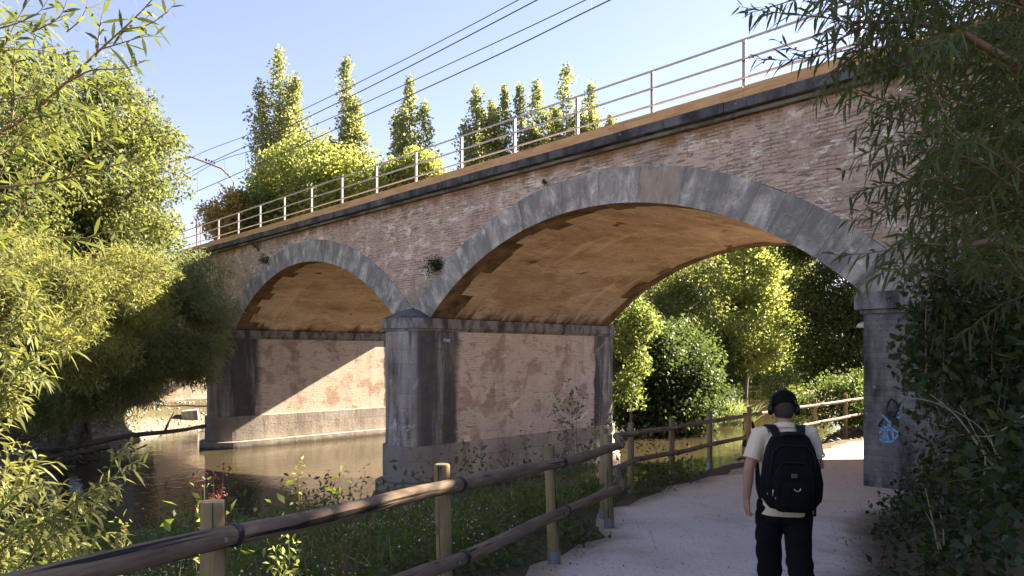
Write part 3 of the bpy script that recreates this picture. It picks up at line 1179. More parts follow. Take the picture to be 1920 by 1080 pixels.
def make_fence(name, label, posts, upper, lower, side, post_r=.056, rail_r=.05, ext=0.0, shoes=True):
    """posts: list of (x, y, top z, lean); rails run on the path side of the posts"""
    root = empty(name, (posts[0][0], posts[0][1], 0))
    o = Vector((posts[0][0], posts[0][1], 0))
    tag(root, label, 'fence')
    line = []
    for i, (x, y, zt, lean) in enumerate(posts):
        zb = gz(x, y) - .15
        b = MB()
        p0 = Vector((x + lean, y, zb)) - o
        p1 = Vector((x, y, zt)) - o
        b.tube([p0, p0.lerp(p1, .5), p1 - Vector((0, 0, .012)), p1], [post_r * 1.02, post_r, post_r * .99, post_r * .9], 16, u0=i * 3.3)
        post = b.build('post', M['post'], root, smooth=False)
        smooth_sides(post)
        if shoes:
            b = MB()
            pz = zb + .15
            q0 = p0.lerp(p1, 0.0)
            b.tube([q0, q0 + (p1 - p0).normalized() * .30], post_r + .008, 16, caps=False)
            sh = b.build('post_shoe', M['shoe'], post)
            smooth_sides(sh)
    for zoff, lst in ((0, upper), (1, lower)):
        for i, (q0, q1) in enumerate(zip(lst[:-1], lst[1:])):
            q0, q1 = Vector(q0) - o, Vector(q1) - o
            d = (q1 - q0).normalized()
            b = MB()
            log_rail(b, q0 + d * .02, q1 - d * .02, rail_r * random.uniform(.97, 1.06), rail_r * random.uniform(.92, 1.02), u0=i * 2.7 + zoff * 11)
            rl = b.build('rail', M['rail'], root)
            smooth_sides(rl)
            if i:
                b = MB()
                b.tube([q0 - d * .026, q0 - d * .012, q0 + d * .012, q0 + d * .026], [rail_r * 1.0, rail_r * 1.13, rail_r * 1.13, rail_r * 1.0], 16)
                bd = b.build('band', M['band'], rl)
                smooth_sides(bd)
            # bolt head
            b = MB()
            s_ = Vector((d.y, -d.x, 0)).normalized()
            pb = q1 - d * .13 + s_ * (rail_r - .004)
            b.tube([pb, pb + s_ * .009], .011, 8)
            b.build('bolt', M['shoe'], rl)
    return root


def smooth_sides(o):
    me = o.data
    me.polygons.foreach_set('use_smooth', np.ones(len(me.polygons), dtype=bool))
    try:
        me.set_sharp_from_angle(angle=math.radians(40))
    except Exception:
        pass


def fence_pt(px, py, D):
    return tuple(at(px, py, D))


PA = [(-2.28, 1.3), (-1.38, 3.2), (-.49, 4.85), (.36, 6.65), (1.16, 8.4)]
PTOP = [1.36, 1.275, 1.185, 1.085, .985]
# rails pass just in front of the posts
upper = [fence_pt(-700, 1290, 1.32), fence_pt(437, 1003, 3.2), fence_pt(862, 908, 4.85), fence_pt(1054, 867, 6.6), fence_pt(1165, 834, 8.3)]
lower = [fence_pt(-700, 1700, 1.32), fence_pt(443, 1205, 3.2), fence_pt(870, 1046, 4.85), fence_pt(1062, 958, 6.6), fence_pt(1166, 914, 8.3)]
make_fence('wooden_fence', 'round log fence in the foreground running up to the bend of the path',
           [(x, y, z, l) for (x, y), z, l in zip(PA, PTOP, (0, .0, .035, .05, .02))], upper, lower, 1)

PB = [(1.19, 9.0), (1.92, 11.2), (2.88, 12.5), (3.95, 13.85), (5.25, 15.35), (6.55, 16.8), (7.95, 18.2), (9.5, 19.75), (11.1, 21.3)]
pb_top = [.99, .85, .82, .83, .80, .80, .80, .83, .85]


def off(p, z):
    return (p[0] + .075, p[1] - .085, z)


upperB = [fence_pt(1167, 833, 8.35), fence_pt(1156, 818, 9.0)] + [off(p, z) for p, z in zip(PB[1:], (.70, .655, .64, .63, .63, .64, .655, .67))]
lowerB = [fence_pt(1168, 912, 8.35), fence_pt(1153, 880, 9.0)] + [off(p, z) for p, z in zip(PB[1:], (.27, .20, .185, .17, .17, .18, .20, .22))]
make_fence('wooden_fence', 'round log fence running under the large arch, its far end in the sun',
           [(x, y, z, 0) for (x, y), z in zip(PB, pb_top)], upperB, lowerB, 1, post_r=.052, rail_r=.043)

# lamp on the inside of the right abutment
lamp = empty('wall_lamp', (0, 0, 0))
lx, ly = ts2w(.0, .35)
lamp.location = (lx, ly, 2.42)
lamp.rotation_euler = (0, 0, BR_ROT)
b = MB()
n = 12
rows = []
for j in range(5):
    a = j / 4 * PI / 2
    rows.append(b.vert(*[(-.10 + .13 * math.cos(a) * math.cos(2 * PI * k / n), .13 * math.cos(a) * math.sin(2 * PI * k / n), .10 * math.sin(a)) for k in range(n)]))
for r0, r1 in zip(rows[:-1], rows[1:]):
    for k in range(n):
        b.face((r0 + k, r0 + (k + 1) % n, r1 + (k + 1) % n, r1 + k))
b.face([rows[0] + k for k in range(n)][::-1])
b.build('lamp_shade', M['lamp'], lamp, smooth=True)
b = MB()
b.box((-.04, -.05, -.04), (-.002, .05, .06))
b.build('bracket', M['galv'], lamp)
tag(lamp, 'small pale dome lamp fixed inside the right side of the large arch', 'lamp')

# ================================================================== FOLIAGE
LM = {}
LM['ash'] = m_leaf('ash_leaves', (.055, .078, .024), (.16, .17, .065), (.30, .32, .09), .42, .5, .2)
LM['willow'] = m_leaf('willow_leaves', (.065, .085, .026), (.22, .215, .075), (.36, .35, .10), .40, .55, .25)
LM['willow_near'] = m_leaf('near_willow_leaves', (.038, .056, .015), (.12, .14, .04), (.27, .30, .06), .36, .6, .18)
LM['willow_grey'] = m_leaf('grey_willow_leaves', (.075, .10, .042), (.21, .235, .115), (.36, .40, .14), .42, .5, .4)
LM['willow_dark'] = m_leaf('dark_willow_leaves', (.034, .048, .014), (.095, .115, .036), (.26, .30, .06), .38, .42, .3)
LM['poplar'] = m_leaf('poplar_leaves', (.095, .115, .05), (.24, .25, .115), (.38, .41, .14), .46, .45, .3)
LM['yellow'] = m_leaf('yellow_green_leaves', (.10, .125, .035), (.23, .25, .075), (.42, .45, .12), .5)
LM['autumn'] = m_leaf('autumn_leaves', (.19, .13, .035), (.30, .22, .06), (.42, .30, .06), .42)
LM['dark'] = m_leaf('dark_green_leaves', (.026, .045, .014), (.08, .11, .034), (.17, .23, .05), .4, .55, .15)
LM['verydark'] = m_leaf('shaded_dark_leaves', (.016, .029, .010), (.050, .072, .024), (.12, .17, .04), .35, .55, .2)  # dark green, with the shade on these leaves put into the colour
LM['mid'] = m_leaf('mid_green_leaves', (.050, .078, .022), (.13, .16, .05), (.28, .32, .08), .45, .5, .2)
LM['ivy'] = m_leaf('ivy_leaves', (.014, .026, .009), (.04, .062, .022), (.08, .13, .02), .25, .45, .35)
LM['weed'] = m_leaf('weed_leaves', (.025, .045, .011), (.085, .115, .030), (.24, .29, .04), .4)
LM['bramble'] = m_leaf('bramble_leaves', (.018, .032, .009), (.055, .078, .024), (.10, .14, .02), .3, .45, .3)
LM['red'] = m_leaf('red_dock_seed', (.16, .040, .030), (.27, .10, .07), (.26, .07, .04), .3)
LM['straw'] = m_leaf('dry_straw', (.32, .25, .13), (.48, .40, .24), (.4, .3, .12), .25)
LM['white'] = m_leaf('white_flowers', (.55, .53, .48), (.75, .73, .68), (.5, .5, .4), .3)
LM['litter'] = m_leaf('fallen_leaves', (.13, .075, .035), (.26, .16, .08), (.2, .1, .03), .15)
LM['reed'] = m_leaf('reed_blades', (.09, .13, .06), (.24, .28, .17), (.3, .34, .12), .35)
M['bark'] = m_wood('grey_brown_bark', (.10, .08, .06), (.19, .155, .12), (.05, .04, .03), 1.0, .8, .9)
M['twig'] = m_simple('reddish_twig', (.20, .12, .075), .7)
M['twigpale'] = m_simple('pale_dry_twig', (.34, .265, .19), .8)
M['stem'] = m_simple('green_stem', (.10, .12, .035), .7)


def unit(a):
    return a / np.maximum(np.linalg.norm(a, axis=-1, keepdims=True), 1e-9)


def rhombs(C, D, Nn, L, Wd, mid=.45, fold=.12):
    """one four-cornered leaf per row: C base, D axis, Nn approximate normal"""
    B = unit(np.cross(D, Nn))
    Nn = np.cross(B, D)
    L, Wd = np.asarray(L)[:, None], np.asarray(Wd)[:, None]
    m = C + D * L * mid
    V = np.stack([C, m + B * Wd * .5 + Nn * Wd * fold, C + D * L - Nn * L * .08, m - B * Wd * .5 + Nn * Wd * fold], 1).reshape(-1, 3)
    F = np.arange(len(C) * 4).reshape(-1, 4)
    return V, F


def long_leaves(C, D, Nn, L, Wd, bend=.22):
    """lance-shaped curved leaves of three faces each"""
    B = unit(np.cross(D, Nn))
    Nn = np.cross(B, D)
    L, Wd = np.asarray(L)[:, None], np.asarray(Wd)[:, None]
    bend = np.asarray(bend).reshape(-1, 1) * np.ones_like(L)
    out = []
    for q, w in ((0, .16), (.3, .9), (.66, .8), (1.0, .03)):
        c = C + D * L * q + np.array([0, 0, -1.0]) * (bend * L * q * q)
        out += [c + B * Wd * .5 * w, c - B * Wd * .5 * w]
    V = np.stack(out, 1).reshape(-1, 3)
    base = (np.arange(len(C)) * 8)[:, None]
    F = np.concatenate([base + np.array([0, 2, 3, 1]), base + np.array([2, 4, 5, 3]), base + np.array([4, 6, 7, 5])], 1).reshape(-1, 4)
    return V, F


def rand_dirs(n, up=0.0):
    d = rng.normal(size=(n, 3))
    d[:, 2] += up
    return unit(d)


def leaf_cloud(name, centers, sig, per, L, asp, mat, parent=None, up=.5, droop=-.3, tone_c=.55, shape='rhomb', out_from=None, bend=.25):
    """foliage made of many separate leaves gathered round the twig ends in centers"""
    centers = np.asarray(centers, float)
    n = len(centers)
    sig = np.asarray(sig, float)
    if sig.ndim == 1:
        sig = np.tile(sig, (n, 1))
    idx = np.repeat(np.arange(n), per)
    r = rng.normal(size=(len(idx), 3))
    rr = np.linalg.norm(r, axis=1, keepdims=True)
    r = r / np.maximum(rr, 1e-6) * np.minimum(rr, 1.9)
    C = centers[idx] + r * sig[idx]
    D = rand_dirs(len(idx))
    D = unit(D + np.array([0, 0, droop]) + .6 * unit(r))
    Nn = rand_dirs(len(idx), up * 2)
    Ls = L * rng.uniform(.65, 1.25, len(idx))
    tone = np.clip(tone_c * rng.uniform(0, 1, n)[idx] + (1 - tone_c) * rng.uniform(0, 1, len(idx)), 0, 1)
    if shape == 'rhomb':
        V, F = rhombs(C, D, Nn, Ls, Ls * asp)
    else:
        V, F = long_leaves(C, D, Nn, Ls, Ls * asp, bend)
        tone = np.repeat(tone, 3)
    return raw_mesh(name, V, F, mat, parent, tone=tone)


def sample_env(env, n, shell=.5):
    """points in a union of ellipsoids (cx, cy, cz, rx, ry, rz), thicker towards the outside"""
    vol = np.array([e[3] * e[4] * e[5] for e in env])
    vol = vol / vol.sum()
    k = rng.choice(len(env), n, p=vol)
    E = np.array(env)[k]
    d = rand_dirs(n)
    rad = (shell ** 3 + (1 - shell ** 3) * rng.uniform(0, 1, n)) ** (1 / 3)
    return E[:, :3] + d * rad[:, None] * E[:, 3:]


def limb_mesh(base, top, clusters, r0, n_limb, mat, parent, name='trunk', twigs=True, lean=.5, twig_r=.008, seg=7, start=.3):
    """tapered trunk, limbs and twigs reaching to the leaf clusters"""
    b = MB()
    base, top = Vector(base), Vector(top)
    H = (top - base).length
    n = 7
    wob = [Vector((random.uniform(-1, 1), random.uniform(-1, 1), 0)) * H * .02 for _ in range(n)]
    tp = [base.lerp(top, i / (n - 1)) + (wob[i] if 0 < i < n - 1 else Vector()) for i in range(n)]
    b.tube([tp[0] - Vector((0, 0, .3))] + tp, [r0 * 1.45] + [r0 * (1.15 - .98 * i / (n - 1)) for i in range(n)], seg + 2, caps=False)
    nodes = []
    for i in range(1, n):
        nodes.append((tp[i], r0 * (1 - .9 * i / (n - 1)) * .5))
    cl = [Vector(c) for c in clusters]
    order = list(range(len(cl)))
    random.shuffle(order)
    for j in order[:n_limb]:
        c = cl[j]
        q = random.uniform(start, .95)
        s = base.lerp(top, q)
        hgt = min(max((c.z - base.z) / max(top.z - base.z, .1) - .25, start), .97)
        s = base.lerp(top, hgt)
        mid = s.lerp(c, .5) + Vector((0, 0, (c - s).length * .12)) + Vector((random.uniform(-1, 1), random.uniform(-1, 1), random.uniform(-1, 1))) * (c - s).length * .08
        rr = max(r0 * .42 * (1 - hgt * .6), twig_r * 1.5)
        P = [s, s.lerp(mid, .5) + Vector((0, 0, .02)), mid, mid.lerp(c, .5), c]
        b.tube(P, [rr, rr * .8, rr * .6, rr * .4, twig_r], seg, caps=False)
        nodes += [(P[1], rr * .5), (P[2], rr * .5), (P[3], rr * .35)]
    if twigs:
        NP = np.array([tuple(p) for p, _ in nodes])
        for j in order[n_limb:]:
            c = np.array(cl[j])
            k = int(np.argmin(((NP - c) ** 2).sum(1)))
            p, rr = nodes[k]
            m = p.lerp(cl[j], .5) + Vector((random.uniform(-1, 1), random.uniform(-1, 1), random.uniform(0, 1))) * (cl[j] - p).length * .12
            b.tube([p, m, cl[j]], [min(rr, twig_r * 2.2), twig_r * 1.4, twig_r * .7], 4, caps=False)
    return b.build(name, mat, parent, smooth=True)


def make_tree(name, label, cat, base, top, env, n_cl, per, sig, L, asp, mat, r0=.2, n_limb=14, group=None, shell=.45, up=.5, droop=-.3, shape='rhomb', bark='bark', twig_r=.012, tone_c=.55, kind=None):
    root = empty(name, base)
    tag(root, label, cat, group, kind)
    B = np.array(base, float)
    cl = sample_env(env, n_cl, shell) - B
    limb_mesh((0, 0, 0), Vector(top) - Vector(base), cl, r0, n_limb, M[bark], root, twig_r=twig_r)
    leaf_cloud('crown', cl, np.array([sig, sig, sig * .8]), per, L, asp, LM[mat], root, up, droop, tone_c, shape)
    return root


def on_ground(px, D, dz=0.0):
    x = (px - 960) / FPX * D
    return (x, D, gz(x, D) + dz)


def ell(px, py, D, rx, rz, ry=None):
    """crown ellipsoid whose centre is seen at (px, py) at depth D; half sizes in metres"""
    c = at(px, py, D)
    return (c[0], c[1], c[2], rx, ry or rx, rz)


# ---- the broad leafy trees on the left bank
b0 = on_ground(150, 29)
make_tree('leafy_tree', 'tall fine-leaved green tree at the left end of the bridge, crown against the sky', 'tree', b0, (b0[0] + .6, b0[1], 9.5),
          [ell(215, 330, 28, 2.7, 3.6), ell(170, 210, 28.5, 2.1, 2.2), ell(262, 420, 27.5, 1.75, 2.0), ell(110, 400, 28, 3.0, 3.6), ell(300, 455, 27, .8, 1.5), ell(290, 300, 28.5, .9, 1.3)], 330, 190, .36, .17, .5, 'ash', .26, 26, twig_r=.014)
b0 = on_ground(-120, 24)
make_tree('leafy_tree', 'tall pale green tree at the left edge of the photo behind the willow shoots', 'tree', b0, (b0[0], b0[1], 10),
          [ell(-30, 300, 24, 3.2, 4.2), ell(20, 190, 24.5, 1.7, 2.2), ell(-60, 480, 23.5, 3.4, 2.6)], 260, 170, .42, .16, .5, 'ash', .26, 20, twig_r=.014)

# ---- willow bush leaning over the river in front of the left pier
b0 = on_ground(115, 26.5)
make_tree('willow_bush', 'wide grey-green willow bush leaning over the river in front of the left pier', 'willow', b0, (b0[0] + 1.2, b0[1] - 1.5, 3.6),
          [ell(330, 610, 25, 1.9, 2.2), ell(385, 560, 26, 1.0, 1.7), ell(250, 660, 23.5, 1.8, 1.7), ell(280, 540, 25, 1.6, 1.5), ell(180, 700, 23, 1.5, 1.3), ell(100, 720, 22.5, 1.6, 1.3), ell(365, 690, 25, .8, .7), ell(60, 770, 24.5, 1.6, .8), ell(150, 765, 25, 1.5, .7), ell(215, 755, 25.5, 1.2, .6), ell(0, 760, 24, 1.6, .9)],
          430, 170, .25, .20, .17, 'willow_grey', .17, 22, up=.2, droop=-.6, shape='rhomb', twig_r=.012)
b0 = on_ground(-60, 21)
make_tree('willow_bush', 'sunlit yellow-green willow thicket on the left bank below the tall trees', 'willow', b0, (b0[0] + 1.2, b0[1] - .5, 3.6),
          [ell(170, 570, 20, 1.9, 1.35), ell(60, 600, 18.5, 2.0, 1.7), ell(240, 510, 21, 1.1, .9), ell(20, 530, 19, 1.7, 1.5), ell(110, 660, 18, 1.6, .9), ell(310, 535, 24, .75, .6)],
          330, 150, .24, .19, .17, 'willow', .16, 22, up=.2, droop=-.4, shape='rhomb', twig_r=.011)

# bare pale shoots rising against the bridge from the willow
root = empty('dry_shoots', tuple(at(385, 545, 27.5)))
tag(root, 'bundle of pale leafless shoots standing up against the left end of the cornice', 'shoots')
b = MB()
for k in range(16):
    x0, y0 = random.uniform(-.9, .6), random.uniform(-.3, .3)
    h = random.uniform(.7, 1.75)
    dx = random.uniform(-.15, .3)
    b.tube([(x0, y0, -.6), (x0 + dx * .5, y0, h * .5), (x0 + dx, y0, h)], [.016, .012, .006], 4)
b.build('stem', M['twigpale'], root)
pp = np.array([[random.uniform(-1.1, .0), random.uniform(-.3, .3), random.uniform(-.2, 1.0)] for _ in range(16)])
leaf_cloud('foliage', pp, np.array([.12, .12, .2]), 26, .13, .2, LM['yellow'], root, .3, .3)

# ---- poplars beyond the bridge
def poplar(px, ytop, D, hw, label, spires=7, base_frac=.12):
    """columnar tree: several upright leafy spires of different heights"""
    bx, by, bz = on_ground(px, D)
    H = CAM_H + (665 - ytop) / FPX * D - bz
    r = hw / FPX * D
    root = empty('poplar_tree', (bx, by, bz))
    tag(root, label, 'tree', 'poplars beyond the railway')
    cl, sg = [], []
    b = MB()
    b.tube([(0, 0, -.3), (0, 0, H * .5), (0, 0, H * .97)], [.32, .2, .03], 8)
    for k in range(spires):
        a = 2 * PI * k / max(spires - 1, 1) + random.uniform(-.3, .3)
        rr = 0 if k == 0 else r * random.uniform(.5, .95)
        top = H if k == 0 else H * random.uniform(.62, .93)
        x1, y1 = rr * math.cos(a), rr * math.sin(a)
        z0 = H * (base_frac + .03 * k / spires)
        b.tube([(0, 0, z0), (x1 * .75, y1 * .75, z0 + (top - z0) * .3), (x1, y1, top)], [.09, .06, .015], 5)
        nn = int((top - z0) / (.42 * H / 28) * 1.15)
        for q in np.linspace(0, 1, nn):
            w = r * .62 * (math.sin(PI * min(1, .15 + q * .83)) ** .6) * random.uniform(.6, 1.15)
            f = min(1, q / .3)
            cl.append((x1 * f * (.75 if q < .3 else .75 + .25 * (q - .3) / .7) + random.gauss(0, w * .45), y1 * f + random.gauss(0, w * .45), z0 + (top - z0) * q))
            sg.append((w * .6 + .08, w * .6 + .08, .42))
    b.build('trunk', M['bark'], root, smooth=True)
    leaf_cloud('crown', cl, np.array(sg), 66, .31 * D / 75, .8, LM['poplar'], root, .2, -.2, .6)
    return root


poplar(524, 100, 75, 42, 'tallest and leftmost poplar, several ragged spires, rising behind the bridge', 8)
poplar(650, 113, 82, 33, 'second poplar from the left with a separate lower spire on its left', 6)
poplar(768, 153, 88, 31, 'poplar of three slim spires, alone above the middle of the bridge', 5)
poplar(893, 170, 92, 46, 'leftmost poplar of the row behind the railing, broad and ragged', 6)
poplar(946, 168, 94, 24, 'slimmest poplar of the row behind the railing', 3)
poplar(922, 195, 98, 26, 'low poplar between the leftmost and the slimmest of the row', 4)
poplar(1038, 205, 98, 30, 'low poplar left of the tallest one in the row behind the railing', 4)
poplar(975, 165, 94, 38, 'poplar in the row behind the railing, just right of the slimmest', 4)
poplar(1008, 160, 96, 42, 'poplar in the middle of the row, behind a railing post', 5)
poplar(1062, 130, 92, 44, 'tallest poplar of the row behind the railing, with a dense top', 7)
poplar(1108, 160, 95, 44, 'rightmost poplar of the row behind the railing, thinner', 5)

GB = 'trees beyond the bridge'


def bg_tree(label, px, D, env, n_cl, per, sig, L, mat, name='broadleaf_tree', asp=.7, r0=.2, n_limb=12, top=None, **k):
    b0 = on_ground(px, D)
    zt = max(e[2] for e in env)
    return make_tree(name, label, 'tree', b0, (b0[0] + random.uniform(-.3, .3), b0[1], zt), env, n_cl, per, sig, L, asp, LM and mat, r0, n_limb, group=GB, **k)


bg_tree('sunlit yellow-green round tree in front of the tallest poplar, behind the railing', 600, 47, [ell(585, 340, 47, 3.2, 2.7), ell(655, 345, 47, 2.5, 2.1), ell(520, 365, 47, 1.7, 2.0), ell(595, 282, 47, 1.6, .9), ell(600, 430, 47, 3.4, 2.4)], 260, 110, .5, .22, 'yellow', asp=.75)
bg_tree('small yellow-green tree behind the railing below the lone three-spired poplar', 785, 48, [ell(780, 320, 48, 1.7, 1.1), ell(815, 330, 48, .7, .6), ell(730, 345, 48, 1.3, 1.0)], 80, 100, .42, .22, 'yellow', asp=.75)
bg_tree('rust-tinted thin tree behind the far left part of the railing', 430, 45, [ell(425, 405, 45, 1.35, 1.5), ell(455, 385, 45, .8, 1.0), ell(400, 425, 45, .6, .8)], 75, 90, .4, .2, 'autumn', asp=.7)
bg_tree('dull green tree behind the railing right of the rust-tinted one', 490, 46, [ell(490, 405, 46, 1.5, 1.6), ell(455, 425, 46, .9, .9)], 80, 100, .42, .2, 'mid')

# ---- what is seen through the large arch
bg_tree('bright lime-green tree in the middle of the view through the large arch', 1395, 62, [ell(1390, 520, 62, 3.4, 3.6), ell(1425, 470, 62, 2.2, 2.6), ell(1365, 590, 61, 3.4, 2.8), ell(1440, 600, 62, 2.6, 3.0), ell(1400, 660, 61, 4, 1.4)], 250, 85, .6, .30, 'yellow', asp=.8, r0=.25)
bg_tree('olive green fine-leaved tree left of the lime-green tree through the large arch', 1255, 58, [ell(1250, 545, 58, 2.9, 2.8), ell(1300, 500, 58, 2.3, 2.6), ell(1215, 600, 57, 2.6, 2.4), ell(1290, 590, 57, 3.0, 2.6), ell(1250, 660, 57, 3.6, 1.8)], 250, 100, .55, .27, 'ash', asp=.45, r0=.22)
bg_tree('sparse olive tree right of the lime-green tree, below the arch', 1495, 74, [ell(1490, 520, 74, 2.6, 3.4), ell(1510, 585, 74, 2.6, 3.4), ell(1470, 650, 74, 3.6, 2.4), ell(1520, 660, 74, 2.4, 1.8)], 240, 70, .6, .30, 'ash', asp=.7, r0=.2)
bg_tree('tall olive tree far behind the lime-green tree upstream', 1350, 92, [ell(1340, 480, 92, 5, 5), ell(1290, 520, 92, 5, 5), ell(1400, 500, 92, 5, 5.5), ell(1360, 610, 92, 7, 5)], 260, 80, .9, .42, 'mid', asp=.8, r0=.3)
bg_tree('far pale tree upstream on the right of the water', 1500, 112, [ell(1480, 560, 112, 5, 7), ell(1520, 640, 112, 5, 4), ell(1440, 620, 112, 5, 5)], 200, 70, .9, .45, 'willow_grey', asp=.7, r0=.3)
bg_tree('far yellow-green tree closing the view above the water', 1415, 118, [ell(1415, 600, 118, 6, 6), ell(1380, 670, 118, 5, 2.6), ell(1450, 665, 118, 5, 3)], 220, 70, .9, .45, 'yellow', asp=.8, r0=.3)
bg_tree('far green tree behind the mid pier side of the arch opening', 1205, 80, [ell(1190, 540, 80, 5, 6), ell(1240, 500, 80, 4, 4), ell(1180, 620, 80, 6, 4)], 200, 70, .8, .4, 'mid', asp=.8, r0=.3)
bg_tree('large dark leafy bush beside the mid pier on the river bank', 1230, 37, [ell(1210, 690, 36, 1.6, 1.6), ell(1280, 720, 36.5, 1.4, 1.2), ell(1240, 650, 36, .7, 1.1), ell(1300, 665, 37, .6, 1.0), ell(1185, 600, 35, .6, .9), ell(1335, 735, 37.5, .8, .7), ell(1190, 640, 36, 1.1, 1.2), ell(1245, 770, 36, 2.4, .9), ell(1310, 700, 37, 1.1, 1.2), ell(1180, 745, 35.5, 1.2, 1.2)], 320, 90, .52, .20, 'verydark', 'broadleaf_bush', asp=.75, r0=.12, shell=.1)
bg_tree('bright green bush touching the right edge of the mid pier', 1182, 33, [ell(1178, 640, 32, .45, .9), ell(1176, 730, 32, .5, 1.0), ell(1200, 600, 32.5, .6, .8), ell(1190, 680, 32.3, .5, .6), ell(1170, 560, 33, .5, .6)], 60, 70, .33, .17, 'mid', 'broadleaf_bush', asp=.75, r0=.07, n_limb=6)
bg_tree('dark fine-leaved tree filling the right side of the large arch', 1590, 29, [ell(1560, 620, 29, 1.5, 1.9), ell(1600, 545, 29.5, 1.8, 1.8), ell(1520, 380, 31, 2.2, 2.6), ell(1590, 410, 31, 2.2, 2.6), ell(1555, 300, 32, 1.9, 1.9), ell(1480, 440, 31.5, 1.0, 1.0), ell(1525, 690, 29, 1.1, 1.2), ell(1590, 690, 28.5, 1.4, 1.1), ell(1530, 590, 29.5, 1.0, 1.3), ell(1505, 520, 30.5, .7, .9), ell(1640, 610, 29, 1.8, 2.4), ell(1545, 540, 30, .8, .9)], 560, 170, .36, .15, 'verydark', asp=.5, r0=.14)
for k, (px, py, D, r, rz, mat, lab) in enumerate((
        (1345, 690, 66, 2.6, 1.3, 'mid', 'low rounded green bush at the foot of the lime-green tree'),
        (1290, 705, 52, 1.8, 1.1, 'willow_grey', 'low grey-green bush on the bank left of the water upstream'),
        (1425, 690, 96, 3.5, 1.5, 'dark', 'low dark bush on the far waterline upstream'),
        (1500, 690, 66, 2.4, 1.4, 'dark', 'dark low bush right of the water upstream'))):
    bg_tree(lab, px, D, [ell(px, py, D, r, rz), ell(px + 20, py + 12, D, r * .8, rz * .7)], 70, 90, .4, .24, mat, 'broadleaf_bush', r0=.08, n_limb=6)

# sunlit low greenery behind the far fence
bg_tree('low leafy shrub behind the far end of the log fence, half sunlit', 1590, 22, [ell(1580, 730, 22, .9, .5), ell(1560, 765, 21.5, .9, .4), ell(1610, 770, 21, .8, .4)], 70, 90, .2, .11, 'dark', 'broadleaf_bush', asp=.6, r0=.04, n_limb=6, twig_r=.005)
bg_tree('small light green shrub by the water just left of the far fence posts', 1490, 24, [ell(1465, 720, 25, .7, .5), ell(1500, 760, 23, .7, .6)], 45, 70, .2, .12, 'weed', 'broadleaf_bush', asp=.5, r0=.04, n_limb=6, twig_r=.005)

# ================================================================== NEAR WILLOW SHOOTS
def bez(pts, n=14):
    P = np.array(pts, float)
    d = np.r_[0, np.cumsum(np.linalg.norm(np.diff(P, axis=0), axis=1))]
    q = np.linspace(0, d[-1], n)
    c = np.stack([np.interp(q, d, P[:, k]) for k in range(3)], 1)
    for _ in range(2):
        c[1:-1] = (c[:-2] + 2 * c[1:-1] + c[2:]) / 4
    return c


class Shoots:
    def __init__(self):
        self.b = MB()
        self.C, self.D, self.N, self.L, self.W, self.T = [], [], [], [], [], []

    def add(self, pts, leaf_l=.12, leaf_w=.016, gap=.028, r=.006, bare=.15, tone=None, spread=.75):
        c = bez(pts)
        L = np.linalg.norm(np.diff(c, axis=0), axis=1).sum()
        n = len(c)
        self.b.tube([tuple(p) for p in c], [r * (1 - .8 * i / (n - 1)) for i in range(n)], 5, caps=False)
        m = int(L * (1 - bare) / gap)
        tn = rng.uniform(0, 1) if tone is None else tone
        side = rng.uniform(0, 6.28)
        for k in range(m):
            q = bare + (1 - bare) * (k + .5) / m
            f = q * (n - 1)
            i = min(int(f), n - 2)
            p = c[i] + (c[i + 1] - c[i]) * (f - i)
            t = unit((c[i + 1] - c[i])[None])[0]
            side += 2.4
            a = unit(np.cross(t, [0.1, .2, 1.0])[None])[0]
            bb = np.cross(t, a)
            rad = a * math.cos(side) + bb * math.sin(side)
            d = t * rng.uniform(.45, .9) + rad * spread * rng.uniform(.7, 1.1) + np.array([0, 0, -.12])
            self.C.append(p)
            self.D.append(unit(d[None])[0])
            self.N.append(unit((np.array([0, 0, 1.0]) + rng.normal(size=3) * .45)[None])[0])
            self.L.append(leaf_l * rng.uniform(.65, 1.2) * (1 - .35 * q ** 4))
            self.W.append(leaf_w * rng.uniform(.8, 1.2))
            self.T.append(np.clip(.5 * tn + .5 * rng.uniform(), 0, 1))

    def build(self, root, stem_mat, leaf_mat, bend=.25):
        self.b.build('stem', stem_mat, root, smooth=True)
        C = np.array(self.C)
        V, F = long_leaves(C, np.array(self.D), np.array(self.N), np.array(self.L), np.array(self.W), rng.uniform(.05, bend * 2, len(C)))
        raw_mesh('foliage', V, F, leaf_mat, root, tone=np.repeat(self.T, 3))


def rel(pts, org):
    return [np.array(p) - org for p in pts]


# left: tall whips close to the camera
org = np.array([-4.3, 3.9, gz(-4.3, 3.9)])
root = empty('willow_shoots', org)
tag(root, 'tall willow shoots with long narrow leaves hanging into the upper left corner', 'willow')
S = Shoots()


def sh(S, px, D0, D1, org, **k):
    n = len(px)
    S.add(rel([at(x, y, D0 + (D1 - D0) * i / (n - 1)) for i, (x, y) in enumerate(px)], org), **k)


